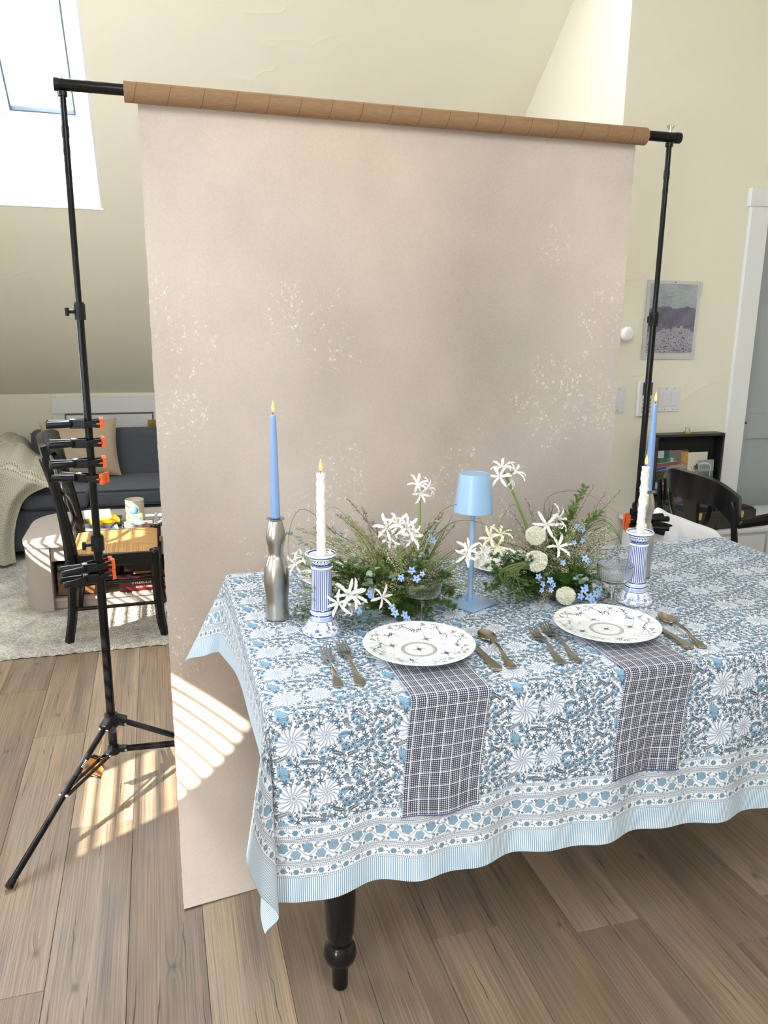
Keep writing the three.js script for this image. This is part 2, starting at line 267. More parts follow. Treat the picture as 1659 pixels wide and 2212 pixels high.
// left wall with its two windows with blinds and two added for light
const sideM = (x) => basis([0, 0, 1], [0, 1, 0], [-1, 0, 0], [x, 0, 0]);
const gable = () => poly([[KNEE_Z - 0.1, 0], [FRONT_Z + 0.1, 0], [FRONT_Z + 0.1, KNEE_Y - 0.05], [RIDGE_Z, RIDGE_Y + 0.1], [KNEE_Z - 0.1, KNEE_Y - 0.05]]);
const WIN = [[-1.722, -1.23], [-3.70, -2.99]], WY = [1.03, 1.775];
{
  const sh = gable(); for (const [a, b] of WIN) hole(sh, a, b, ...WY); hole(sh, 0.15, 1.05, 0.75, 1.75); hole(sh, -2.95, -2.1, 2.3, 3.1);
  struct('wall_left', extrude(sh, 0.1).applyMatrix4(sideM(LEFT_X)), MAT.wall);
  struct('wall_right', extrude(gable(), 0.1).applyMatrix4(sideM(RIGHT_X + 0.1)), MAT.wall);
  const lw = new THREE.Group(); lw.name = 'window_8'; lw.userData.kind = 'structure'; scene.add(lw);  // unseen window, added to bring light in from the left
  part('frame', merge([[0.75, 0.79, 0.15, 1.05], [1.71, 1.75, 0.15, 1.05], [0.79, 1.71, 0.15, 0.19], [0.79, 1.71, 1.01, 1.05]].map(([a, b, c, d]) => span(LEFT_X - 0.1, LEFT_X - 0.05, a, b, c, d))), MAT.white, lw);
  part('pane', span(LEFT_X - 0.08, LEFT_X - 0.076, 0.79, 1.71, 0.19, 1.01), MAT.glass, lw);
  const hw = new THREE.Group(); hw.name = 'window_4'; hw.userData.kind = 'structure'; scene.add(hw);  // unseen high window, added to brighten the slope and alcove wall
  part('frame', merge([[2.3, 2.34, -2.95, -2.1], [3.06, 3.1, -2.95, -2.1], [2.34, 3.06, -2.95, -2.91], [2.34, 3.06, -2.14, -2.1]].map(([a, b, c, d]) => span(LEFT_X - 0.1, LEFT_X - 0.05, a, b, c, d))), MAT.white, hw);
  part('pane', span(LEFT_X - 0.08, LEFT_X - 0.076, 2.34, 3.06, -2.91, -2.14), MAT.glass, hw);
  WIN.forEach(([a, b], i) => {
    const w = new THREE.Group(); w.name = 'window_' + (5 + i); w.userData.kind = 'structure'; scene.add(w);
    const t = 0.018, X = LEFT_X;
    part('frame', merge([span(X - 0.1, X - 0.06, WY[0], WY[0] + t, a, b), span(X - 0.1, X - 0.06, WY[1] - t, WY[1], a, b), span(X - 0.1, X - 0.06, WY[0] + t, WY[1] - t, a, a + t), span(X - 0.1, X - 0.06, WY[0] + t, WY[1] - t, b - t, b)]), MAT.white, w);
    part('window_sill', span(X - 0.06, X + 0.05, WY[0] - 0.025, WY[0], a - 0.03, b + 0.03, 0.004), MAT.white, w);
    part('pane', span(X - 0.092, X - 0.088, WY[0] + t, WY[1] - t, a + t, b - t), MAT.glass, w);
    const bl = thing('venetian_blind', i ? 'white slatted blind whose striped sunlight falls on the coffee table and chair' : 'white slatted blind whose striped sunlight falls beside the tripod foot', 'blind');
    part('headrail', span(X - 0.045, X - 0.005, WY[1] - 0.03, WY[1] - 0.002, a + 0.004, b - 0.004, 0.003), MAT.white, bl);
    const slat = box(0.031, 0.0028, b - a - 0.01).rotateZ(-0.16);
    for (let y = WY[0] + 0.03; y < WY[1] - 0.04; y += 0.0535) part('slat', slat, MAT.white, bl).position.set(X - 0.025, y, (a + b) / 2);
    for (const f of [0.2, 0.8]) part('cord', rod([X - 0.025, WY[0] + 0.02, lerp(a, b, f)], [X - 0.025, WY[1] - 0.03, lerp(a, b, f)], 0.0008, 6), MAT.white, bl);
  });
}
struct('wall_front', metres(span(LEFT_X - 0.1, RIGHT_X + 0.1, 0, KNEE_Y + 0.02, FRONT_Z, FRONT_Z + 0.1)), MAT.wall);   // knee wall behind the camera
// knee wall behind the sofa with the small access door
struct('wall_knee', metres(span(LEFT_X - 0.1, SIDE_X + 0.1, 0, KNEE_Y + 0.02, KNEE_Z - 0.12, KNEE_Z)), MAT.wall);
struct('trim_2', merge([span(-0.735, 0.5, 0.842, 0.962, KNEE_Z, KNEE_Z + 0.026, 0.003), span(-0.728, -0.651, 0.1, 0.842, KNEE_Z, KNEE_Z + 0.02, 0.003), span(-0.03, 0.06, 0.1, 0.842, KNEE_Z, KNEE_Z + 0.02, 0.003)]), MAT.trim);
struct('baseboard_knee', span(LEFT_X, SIDE_X, 0, 0.1, KNEE_Z, KNEE_Z + 0.015, 0.003), MAT.trim);
{
  const d = new THREE.Group(); d.name = 'door_1'; d.userData.kind = 'structure'; scene.add(d);
  const L = -0.642, R = -0.04, T = 0.828, z = KNEE_Z;
  part('reveal', span(-0.651, -0.03, 0.1, 0.842, z, z + 0.002), M([0.2, 0.2, 0.2], 0.9), d);
  part('stile', span(L, L + 0.1, 0.1, T, z + 0.002, z + 0.016, 0.002), MAT.trim, d); part('stile', span(R - 0.1, R, 0.1, T, z + 0.002, z + 0.016, 0.002), MAT.trim, d);
  part('rail', span(L + 0.1, R - 0.1, T - 0.1, T, z + 0.002, z + 0.016, 0.002), MAT.trim, d);
  part('panel', span(L + 0.098, R - 0.098, 0.1, T - 0.098, z + 0.002, z + 0.009), MAT.trim, d);
  part('hinge', merge([rod([-0.034, 0.725, z + 0.026], [-0.034, 0.795, z + 0.026], 0.007, 12), span(-0.075, -0.036, 0.735, 0.785, z + 0.0165, z + 0.021), span(-0.032, -0.012, 0.735, 0.785, z + 0.0205, z + 0.024)]), MAT.brass, d);
}
// side wall of the alcove and the back wall with the doorway
struct('wall_side', metres(span(SIDE_X, SIDE_X + 0.1, 0, 3.55, KNEE_Z - 0.1, BACK_Z - 0.1)), MAT.wall);
{
  const sh = poly([[SIDE_X - 0.03, 0], [2.76, 0], [2.76, 2.04], [3.52, 2.04], [3.52, 0], [RIGHT_X + 0.1, 0], [RIGHT_X + 0.1, 3.55], [SIDE_X - 0.03, 3.55]]);
  struct('wall_back', extrude(sh, 0.14).translate(0, 0, BACK_Z - 0.14), MAT.wall);
  struct('trim_3', merge([span(2.655, 2.755, 0, 2.045, BACK_Z, BACK_Z + 0.02, 0.003), span(3.525, RIGHT_X, 0, 2.045, BACK_Z, BACK_Z + 0.02, 0.003), span(2.64, RIGHT_X, 2.04, 2.12, BACK_Z, BACK_Z + 0.026, 0.003),
    span(2.745, 2.765, 0, 2.04, BACK_Z - 0.14, BACK_Z + 0.001), span(3.515, 3.53, 0, 2.04, BACK_Z - 0.14, BACK_Z + 0.001), span(2.76, 3.52, 2.03, 2.045, BACK_Z - 0.14, BACK_Z + 0.001)]), MAT.trim);
  struct('baseboard_back', span(SIDE_X - 0.03, 2.655, 0, 0.12, BACK_Z, BACK_Z + 0.014, 0.003), MAT.trim);
  const d = new THREE.Group(); d.name = 'door_2'; d.userData.kind = 'structure'; scene.add(d);
  const g = M([0.36, 0.39, 0.42], 0.45), z0 = BACK_Z - 0.13, z1 = BACK_Z - 0.095;  // white door leaf; its shade is put into this grey
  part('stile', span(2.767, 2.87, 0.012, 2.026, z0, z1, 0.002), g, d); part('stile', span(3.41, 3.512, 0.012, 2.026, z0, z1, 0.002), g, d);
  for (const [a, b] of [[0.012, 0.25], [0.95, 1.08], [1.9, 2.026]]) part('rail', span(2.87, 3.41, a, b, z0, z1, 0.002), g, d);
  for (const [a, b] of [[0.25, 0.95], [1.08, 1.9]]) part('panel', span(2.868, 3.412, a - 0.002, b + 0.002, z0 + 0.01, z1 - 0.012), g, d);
  part('strike', merge([span(2.766, 2.772, 1.02, 1.09, BACK_Z - 0.05, BACK_Z - 0.02), rod([2.768, 1.055, BACK_Z - 0.03], [2.80, 1.04, BACK_Z - 0.02], 0.004, 8)]), M([0.02, 0.02, 0.02], 0.4), d);
  struct('wall_hall', span(2.6, RIGHT_X + 0.1, 0, 2.2, BACK_Z - 0.3, BACK_Z - 0.26), MAT.wall);
}

// ------------------------------------------------------------------ backdrop stand, paper backdrop, clamps, hang tag
const stand = { tube: M([0.006, 0.006, 0.007], 0.2, { specularIntensity: 0.5 }), plastic: M([0.009, 0.009, 0.010], 0.35, { specularIntensity: 0.5 }), steel: M([0.7, 0.7, 0.7], 0.3, { metalness: 1 }), orange: M([0.78, 0.12, 0.02], 0.45) };
const POLE_Z = -2.455, AXIS_Y = 2.115;
{
  const t = thing('backdrop_stand', 'black two-tripod backdrop stand with long crossbar carrying the paper roll', 'stand', [-0.198, 0, POLE_Z]);
  const legs = (px, dirs, logo) => {
    const P = (x, y, z) => V(px + x, y, z);
    part('pole', rod(P(0, 0.135, 0), P(0, 0.84, 0), 0.0135, 20), stand.tube, t);
    part('pole', rod(P(0, 0.8, 0), P(0, 1.53, 0), 0.0112, 20), stand.tube, t);
    part('pole', merge([rod(P(0, 1.5, 0), P(0, 2.09, 0), 0.0088, 20), rod(P(0, 1.985, 0), P(0, 2.012, 0), 0.0102, 20), rod(P(0, 1.94, 0), P(0, 1.955, 0), 0.0095, 20)]), stand.tube, t);
    for (const [y, r] of [[0.84, 0.0195], [1.525, 0.0165]]) {
      const c = part('collar', merge([rod(P(0, y - 0.022, 0), P(0, y + 0.022, 0), r, 20), rod(P(0, y + 0.02, 0), P(0, y + 0.027, 0), r * 0.86, 20)]), stand.plastic, t);
      part('knob', merge([rod(P(-r * 0.4, y, r * 0.6), P(-r * 1.7, y, r * 1.1), 0.005, 10), box(0.011, 0.024, 0.016, px - r * 1.9, y, r * 1.2, 0.003)]), stand.plastic, c);
    }
    part('hub', merge([rod(P(0, 0.225, 0), P(0, 0.268, 0), 0.021, 12), ...dirs.map(([dx, dz]) => { const q = V(dx, 0, dz).normalize(); return bar(P(q.x * 0.01, 0.25, q.z * 0.01), P(q.x * 0.045, 0.236, q.z * 0.045), 0.026, 0.03, 0.004); }), rod(P(0.002, 0.214, 0.012), P(0.002, 0.226, 0.03), 0.012, 12)]), stand.plastic, t);
    part('hub', merge([rod(P(0, 0.128, 0), P(0, 0.152, 0), 0.0195, 12), ...dirs.map(([dx, dz]) => { const q = V(dx, 0, dz).normalize(); return bar(P(q.x * 0.01, 0.141, q.z * 0.01), P(q.x * 0.042, 0.139, q.z * 0.042), 0.022, 0.018, 0.003); })]), stand.plastic, t);
    dirs.forEach(([dx, dz], i) => {
      const q = V(dx, 0, dz), n = q.clone().normalize(), a = P(n.x * 0.036, 0.238, n.z * 0.036), f = P(dx, 0.009, dz), at = (k) => a.clone().lerp(f, k), side = V(-n.z, 0, n.x);
      const leg = part('leg', merge([rod(a, f, 0.0092, 14)]), stand.tube, t);
      part('rubber_foot', rod(at(0.965), f.clone().addScaledVector(f.clone().sub(a).normalize(), 0.004), 0.0108, 14), stand.plastic, leg);
      const j = at(0.47), b = P(n.x * 0.038, 0.139, n.z * 0.038);
      part('brace', merge([-1, 1].map((s) => bar(b.clone().addScaledVector(side, s * 0.009), j.clone().addScaledVector(side, s * 0.0105), 0.0032, 0.011))), stand.tube, t);
for (const [pt, w, r] of [[j, 0.014, 0.0045], [b, 0.014, 0.004], [P(n.x * 0.043, 0.232, n.z * 0.043), 0.0155, 0.004]]) part('rivet', rod(pt.clone().addScaledVector(side, -w), pt.clone().addScaledVector(side, w), r, 10), stand.steel, t);
      if (logo && i === 0) {
        const [c, x] = canvas(512, 128, '#040404'); x.fillStyle = '#f2f4f7'; x.textAlign = 'center'; x.textBaseline = 'middle'; for (const q of [32, 96]) { x.font = 'bold 58px sans-serif'; x.fillText('EMART', 230, q); x.font = '22px sans-serif'; x.fillText('®', 470, q + 10); }
        const dir = f.clone().sub(a).normalize(), g = new THREE.CylinderGeometry(0.0094, 0.0094, 0.075, 20, 1, true);
        const uv = g.attributes.uv; for (let k = 0; k < uv.count; k++) uv.setXY(k, uv.getY(k), uv.getX(k) + 0.1);
        g.applyQuaternion(new THREE.Quaternion().setFromUnitVectors(V(0, 1, 0), dir)); const m = at(0.27); g.translate(m.x, m.y, m.z);
        part('lettering', g, M(0xffffff, 0.4, { map: ctex(c) }), leg);
      }
    });
    const w = part('wing_nut', merge([rod(P(0, AXIS_Y, 0), P(0, AXIS_Y + 0.034, 0), 0.0035, 10), bar(P(-0.002, AXIS_Y + 0.024, 0), P(-0.013, AXIS_Y + 0.037, 0), 0.004, 0.008, 0.001), bar(P(0.002, AXIS_Y + 0.024, 0), P(0.013, AXIS_Y + 0.037, 0), 0.004, 0.008, 0.001)]), stand.steel, t);
    part('socket', merge([rod(P(0, 2.086, 0), P(0, 2.098, 0), 0.013, 16)]), stand.plastic, t);
  };
  legs(0, [[-0.259, 0.425], [0.51, 0.0], [-0.04, -0.5]], true);
  legs(1.89, [[0.5, 0.02], [-0.26, -0.44], [0.1, -0.5]], false);
  part('crossbar', merge([rod([-0.014, AXIS_Y, 0], [0.4, AXIS_Y, 0], 0.0148, 20), rod([0.36, AXIS_Y, 0], [1.5, AXIS_Y, 0], 0.0165, 20), rod([1.46, AXIS_Y, 0], [1.922, AXIS_Y, 0], 0.0158, 20), rod([-0.014, AXIS_Y, 0], [0.075, AXIS_Y, 0], 0.0152, 20)]), stand.tube, t);
  part('end_cap', rod([-0.02, AXIS_Y, 0], [-0.006, AXIS_Y, 0], 0.0168, 20), stand.plastic, t); part('end_cap', rod([1.91, AXIS_Y, 0], [1.928, AXIS_Y, 0], 0.0172, 20), stand.plastic, t);
}
// paper backdrop on its cardboard core
{
  const t = thing('paper_backdrop', 'mottled beige painted paper backdrop hanging from a brown cardboard roll', 'backdrop', [0, 0, POLE_Z]);
  const [kc, kx] = canvas(2048, 128, '#8d6d4f');
  for (let i = 0; i < 9000; i++) { kx.fillStyle = `rgba(${rnd() < 0.5 ? '70,48,30' : '190,160,128'},0.10)`; kx.fillRect(rnd() * 2048, rnd() * 128, rr(4, 30), 1); }
  kx.strokeStyle = 'rgba(60,40,24,0.75)'; kx.lineWidth = 1.6; for (let i = -1; i < 20; i++) { kx.beginPath(); kx.moveTo(i * 113.8, 0); kx.lineTo(i * 113.8 + 50, 128); kx.stroke(); }
  const core = sheet(seq(0, 1, 40), seq(0, 1, 28), (u, v) => { const a = v * Math.PI * 2; return V(lerp(-0.04, 1.598, u), AXIS_Y - 0.004 + 0.0268 * Math.cos(a), 0.0268 * Math.sin(a)); });
  const ring = (x) => new THREE.RingGeometry(0.0185, 0.0268, 28).rotateY(Math.PI / 2).translate(x, AXIS_Y - 0.004, 0);
  part('core_tube', core, M(0xffffff, 0.75, { map: ctex(kc) }), t); part('core_end', merge([ring(-0.04), ring(1.598)]), M('#8a6a4c', 0.8), t);
  const noise = (u, v) => fbm(u, v, 3, 4, 900, 5), bw = 1024, bh = 1792;
  const paper = dtex(bw, bh, (u, v, x, y) => {
    const a = noise(u, v), b = fbm(u, v, 5, 6, 950, 4), c = fbm(u, v, 2, 3, 980, 3), fine = hash(x, y, 3) - 0.5, fib = vnoise(u, v, 400, 700, 12) - 0.5;
    const k = 0.90 + 0.24 * (a - 0.5) + 0.10 * (b - 0.5) + 0.022 * fine + 0.035 * fib, w = c - 0.5;
    const fleckZone = sstep(fbm(u, v, 6, 9, 1200, 3), 0.50, 0.66) * sstep(v, 0.02, 0.2) * (1 - sstep(v, 0.55, 0.95) * 0.75), fl = sstep(0.55 * vnoise(u, v, 460, 640, 1300) + 0.45 * vnoise(u, v, 150, 190, 1310), 0.78 - 0.09 * fleckZone, 0.86 - 0.07 * fleckZone) * fleckZone * (0.25 + 0.75 * (hash(x, y, 77) > 0.4 ? 1 : 0)), dust = hash(x >> 1, y >> 1, 8) > 0.9988 ? 0.5 : 0;
    const f = clamp(fl * 0.9 + dust * fleckZone, 0, 0.75), base = [211 + 8 * w, 195 - 2 * w, 182 - 18 * w];
    return base.map((q, i) => lerp(q * k, [238, 234, 226][i], f));
  });
  const R = 0.3, zb = -0.0275, top = AXIS_Y - 0.004, L1 = top - R, L2 = R * Math.PI / 2, END = (x) => -1.822 - POLE_Z - 0.16 * (x > 0 ? x : 0), L3 = 0.35;
  const f = (x, s) => {
    const wav = 0.004 * Math.sin(x * 5 + 1) * sstep(s, 0.2, 1.2);
    if (s <= L1) return V(x, top - s, zb + wav);
    if (s <= L1 + L2) { const a = (s - L1) / R; return V(x, 0.0022 + R * (1 - Math.sin(a)), zb + R * (1 - Math.cos(a)) + wav * Math.cos(a)); }
    const k = (s - L1 - L2) / L3, z0 = zb + R, lift = 0.006 * Math.exp(-Math.pow((k - 0.12) / 0.1, 2)) * (1 - sstep(x, 0, 0.25)) + 0.003 * Math.max(0, k - 0.8) * 5 * (1 - sstep(x, 0, 0.2));
    return V(x, 0.0022 + lift, lerp(z0, END(x), k));
  };
  const LT = L1 + L2 + L3, us = [0, ...seq(0.006, 1.579, 60), 1.585], vs = [...seq(0, L1, 150), ...seq(L1 + L2 / 24, L1 + L2, 23), ...seq(L1 + L2 + 0.012, LT, 28)];
  const g = sheet(us, vs, (x, s) => { const rag = x === 0 ? -0.0018 * hash(Math.round(s * 240), 1, 5) - 0.001 * vnoise(s / LT, 0, 60, 1, 3) : x === 1.585 ? 0.002 * hash(Math.round(s * 240), 2, 5) : 0; return f(x, s).add(V(rag - 0.004, 0, 0)); }, (x, s) => [x / 1.585, s / LT], true);
  part('paper_sheet', thick(g, 0.0012), M(0xffffff, 0.82, { map: paper, bumpMap: paper, bumpScale: 0.0006 }), t);
}
// spring clamps, the jaws round the pole at the origin, handles towards -x
function makeClamp(label) {
  const t = thing('spring_clamp', label, 'clamp', [0, 0, 0], 0, 'spring clamps on the stand poles');
  for (const s of [1, -1]) {
    const h = part('handle', tube([[-0.118, 0, s * 0.025], [-0.085, 0, s * 0.021], [-0.05, 0, s * 0.012]], (k) => 0.0106 - 0.001 * k, 10, 10, 1.15), stand.plastic, t);
    part('grip', merge(seq(0, 1, 6).map((k) => rod([lerp(-0.105, -0.066, k), -0.0075, s * lerp(0.031, 0.026, k)], [lerp(-0.105, -0.066, k), 0.0075, s * lerp(0.031, 0.026, k)], 0.0016, 6))), stand.plastic, h);
    part('jaw', merge([bar([-0.055, 0, s * 0.010], [-0.012, 0, s * 0.020], 0.007, 0.026, 0.002), bar([-0.014, 0.003, s * 0.020], [0.028, 0.0075, s * 0.0185], 0.007, 0.0095, 0.001), bar([-0.014, -0.003, s * 0.020], [0.028, -0.0075, s * 0.0185], 0.007, 0.0095, 0.001),
      ...seq(0, 1, 4).flatMap((k) => [-0.006, 0.006].map((y) => new THREE.SphereGeometry(0.0016, 6, 5).translate(lerp(-0.045, -0.01, k), y, s * lerp(0.0165, 0.0245, k))))]), stand.plastic, t);
    part('pad', merge([box(0.012, 0.032, 0.014, 0.033, 0, s * 0.0135, 0.001), box(0.014, 0.008, 0.008, 0.025, 0, s * 0.0165, 0.001)]), stand.orange, t);
  }
  const pts = []; for (let i = 0; i <= 40; i++) { const a = i / 40 * Math.PI * 5; pts.push([-0.046 + 0.0072 * Math.cos(a), 0.006 + i * 0.0002, 0.0072 * Math.sin(a)]); }
  part('spring', merge([tube(pts, 0.0012, 80, 5), rod([-0.046, -0.013, 0], [-0.046, 0.015, 0], 0.003, 8)]), stand.steel, t);
  return t;
}
const clamp0 = makeClamp('topmost of the four single orange tipped clamps on the left pole');
const LX = -0.198, RX = 1.692;
clamp0.position.set(LX + 0.004, 1.207, POLE_Z); clamp0.rotation.y = 0.05;
copyThing(clamp0, [LX + 0.004, 1.15, POLE_Z], 0.12, 'second orange tipped clamp from the top of the left pole');
copyThing(clamp0, [LX + 0.003, 1.09, POLE_Z], 0.14, 'third orange tipped clamp from the top of the left pole');
copyThing(clamp0, [LX + 0.004, 1.043, POLE_Z], -0.42, 'fourth orange tipped clamp, turned towards the camera, on the left pole');
copyThing(clamp0, [LX + 0.004, 0.771, POLE_Z], 0.3, 'upper clamp of the splayed pair low on the left pole, beside the chair seat').rotation.z = 0.04;
copyThing(clamp0, [LX + 0.004, 0.737, POLE_Z], 0.34, 'lower clamp of the splayed pair low on the left pole, beside the chair seat').rotation.z = 0.04;
copyThing(clamp0, [RX - 0.004, 0.808, POLE_Z], Math.PI - 0.15, 'upper orange tipped clamp on the right pole behind the white candle');
copyThing(clamp0, [RX - 0.004, 0.776, POLE_Z], Math.PI - 0.3, 'lower orange tipped clamp on the right pole behind the white candle');
// hang tag on the tripod
{
  const t = thing('hang_tag', 'small brown printed card tag hanging by gold string on the tripod', 'tag', [-0.235, 0, POLE_Z + 0.03]);
  const [c, x] = canvas(256, 420, '#94652c'); x.fillStyle = '#0d0a08'; x.fillRect(0, 0, 256, 58); x.fillRect(0, 372, 256, 48); x.fillStyle = '#2a1a0c';
  for (let i = 0; i < 13; i++) x.fillRect(24, 92 + i * 15 + (i > 5 ? 14 : 0), rr(120, 205), 4); x.fillStyle = '#d9c8a8'; x.fillRect(70, 392, 110, 8); x.fillRect(60, 30, 130, 7);
  const m = M(0xffffff, 0.55, { map: ctex(c) }), card = (dx, rz, ry) => { const g = box(0.044, 0.074, 0.0008).rotateY(ry).translate(0, -0.037, 0).rotateZ(rz).translate(dx - 0.004, 0.15, 0.02); return g; };
  part('card', card(-0.004, -0.55, 0.25), m, t); part('card', card(0.003, -0.32, -0.3), m, t);
  part('string', merge([tube([[0.012, 0.214, 0.002], [0.004, 0.18, 0.008], [-0.006, 0.148, 0.02]], 0.0007, 12, 5), tube([[0.016, 0.214, 0.002], [0.007, 0.178, 0.009], [0.0, 0.15, 0.012], [-0.006, 0.148, 0.02]], 0.0007, 12, 5), tube([[0.006, 0.17, 0.009], [0.0, 0.15, 0.013], [0.0, 0.125, 0.014]], 0.0007, 12, 5), new THREE.SphereGeometry(0.0018, 8, 6).translate(0, 0.124, 0.014)]), M([0.72, 0.5, 0.16], 0.35, { metalness: 0.8 }), t);
}

// ------------------------------------------------------------------ dining table and tablecloth
const TX0 = 0.18, TX1 = 1.94, TZF = -1.39, TZB = -2.288, TOP = 0.762, TL = TX1 - TX0, TW = TZF - TZB;
{
  const t = thing('dining_table', 'long black dining table with turned legs, mostly hidden by its cloth', 'table', [(TX0 + TX1) / 2, 0, (TZF + TZB) / 2]);
  const hx = TL / 2 - 0.006, hz = TW / 2 - 0.006;
  part('tabletop', box(hx * 2, 0.03, hz * 2, 0, TOP - 0.0185, 0, 0.008), MAT.blackWood, t);
  for (const s of [-1, 1]) { part('apron', box(hx * 2 - 0.34, 0.085, 0.022, 0, TOP - 0.077, s * (hz - 0.085)), MAT.blackWood, t); part('apron', box(0.022, 0.085, hz * 2 - 0.24, s * (hx - 0.15), TOP - 0.077, 0), MAT.blackWood, t); }
  const prof = [[0, 0], [0.0165, 0.0], [0.0185, 0.006], [0.0185, 0.03], [0.0195, 0.062], [0.0225, 0.066], [0.034, 0.076], [0.0385, 0.092], [0.036, 0.108], [0.028, 0.118], [0.024, 0.122], [0.0275, 0.128], [0.032, 0.15], [0.0355, 0.22], [0.037, 0.32], [0.036, 0.45], [0.034, 0.56], [0.036, 0.575], [0.0, 0.575]];
  const leg = lathe(prof, 36, false);
  for (const [lx, lz] of [[-1, 1], [1, 1], [-1, -1], [1, -1]]) {
    const l = part('leg', leg, MAT.blackWood, t); l.position.set(lx * (hx - 0.15), lz < 0 ? 0.004 : 0, lz * (hz - 0.085));
    part('leg_block', box(0.075, 0.155, 0.075, 0, 0.651 - (lz < 0 ? 0.004 : 0), 0, 0.004), MAT.blackWood, l);
  }
}
// cloth prints ------------------------------------------------
const INK = { line: '#4b5766', dark: '#333b47', mid: '#8496ab', blue: '#7aa5c4', teal: '#6797b6', pale: '#a9c2d9', grey: '#8791a0' };
function drawLeaf(x, cx, cy, len, wid, ang, fill, vein = INK.line) {
  x.save(); x.translate(cx, cy); x.rotate(ang); x.beginPath(); x.moveTo(0, 0); x.quadraticCurveTo(len * 0.4, -wid, len, 0); x.quadraticCurveTo(len * 0.4, wid, 0, 0);
  if (fill) { x.fillStyle = fill; x.fill(); } x.strokeStyle = vein; x.stroke(); x.beginPath(); x.moveTo(0, 0); x.lineTo(len * 0.8, 0); x.stroke(); x.restore();
}
function drawFan(x, cx, cy, r) {
  x.strokeStyle = '#5d6f92'; const n = 15;
  for (let i = 0; i < n; i++) {
    const a0 = (i / n) * Math.PI * 2; x.lineWidth = r * 0.02;
    for (let s = 0.22; s < 1; s += 0.07) {
      const a = a0 + 0.42 * s, px = cx + Math.cos(a) * r * s, py = cy + Math.sin(a) * r * s, w = r * 0.10 * (0.45 + 0.6 * s);
      x.lineWidth = r * 0.024; for (const q of [0.85, -0.85]) { x.beginPath(); x.moveTo(px, py); x.lineTo(px + Math.cos(a + q) * w, py + Math.sin(a + q) * w); x.stroke(); }
    }
    x.lineWidth = r * 0.02; x.beginPath(); x.moveTo(cx + Math.cos(a0) * r * 0.04, cy + Math.sin(a0) * r * 0.04); x.quadraticCurveTo(cx + Math.cos(a0 + 0.15) * r * 0.5, cy + Math.sin(a0 + 0.15) * r * 0.5, cx + Math.cos(a0 + 0.4) * r * 0.95, cy + Math.sin(a0 + 0.4) * r * 0.95); x.stroke();
  }
}
function drawFlower(x, cx, cy, r, n, fill, ang = 0) {
  x.beginPath(); for (let i = 0; i <= n * 12; i++) { const a = (i / (n * 12)) * Math.PI * 2, q = r * (0.8 + 0.2 * Math.abs(Math.cos((a - ang) * n / 2))); i ? x.lineTo(cx + Math.cos(a) * q, cy + Math.sin(a) * q) : x.moveTo(cx + Math.cos(a) * q, cy + Math.sin(a) * q); }
  x.closePath(); x.fillStyle = fill; x.fill(); x.strokeStyle = INK.line; x.stroke();
  const lw = x.lineWidth; x.lineWidth = lw * 0.6; x.globalAlpha *= 0.55; for (let i = 0; i < n * 3; i++) { const a = (i / (n * 3)) * Math.PI * 2; x.beginPath(); x.moveTo(cx + Math.cos(a) * r * 0.2, cy + Math.sin(a) * r * 0.2); x.lineTo(cx + Math.cos(a) * r * 0.72, cy + Math.sin(a) * r * 0.72); x.stroke(); } x.globalAlpha /= 0.55; x.lineWidth = lw;
}
function drawStar(x, cx, cy, r, fill, ang) { for (let i = 0; i < 6; i++) drawLeaf(x, cx, cy, r, r * 0.3, ang + i * Math.PI / 3, fill); }
function drawShell(x, cx, cy, r, ang) {
  x.save(); x.translate(cx, cy); x.rotate(ang); x.beginPath(); x.moveTo(0, 0); for (let i = 0; i <= 48; i++) { const a = -1.2 + (i / 48) * 2.4, q = r * (0.9 + 0.1 * Math.abs(Math.sin(i / 48 * Math.PI * 7))); x.lineTo(Math.cos(a) * q, Math.sin(a) * q); } x.closePath();
  x.fillStyle = '#86b2d0'; x.fill(); x.strokeStyle = INK.line; x.stroke(); for (let i = 1; i < 8; i++) { const a = -1.2 + (i / 8) * 2.4; x.beginPath(); x.moveTo(r * 0.08, 0); x.lineTo(Math.cos(a) * r * 0.86, Math.sin(a) * r * 0.86); x.stroke(); } x.restore();
}
function drawAcanthus(x, cx, cy, len, ang, fill) {
  x.save(); x.translate(cx, cy); x.rotate(ang); x.beginPath(); x.moveTo(0, 0);
  const n = 7; for (let i = 0; i < n; i++) { const t = (i + 1) / n; x.quadraticCurveTo(len * (t - 0.02), -len * 0.30 * Math.sin(t * 2.7 + 0.35), len * t, -len * 0.10 * (1 - t)); }
  for (let i = n - 1; i >= 0; i--) { const t = i / n; x.quadraticCurveTo(len * (t + 0.10), len * 0.26 * Math.sin(t * 2.7 + 0.5), len * t, len * 0.07 * (1 - t)); }
  x.closePath(); x.fillStyle = fill; x.fill(); x.strokeStyle = INK.dark; x.stroke(); x.strokeStyle = '#e9eef5'; x.beginPath(); x.moveTo(len * 0.05, 0); x.quadraticCurveTo(len * 0.5, -len * 0.05, len * 0.92, 0); x.stroke(); x.restore();
}
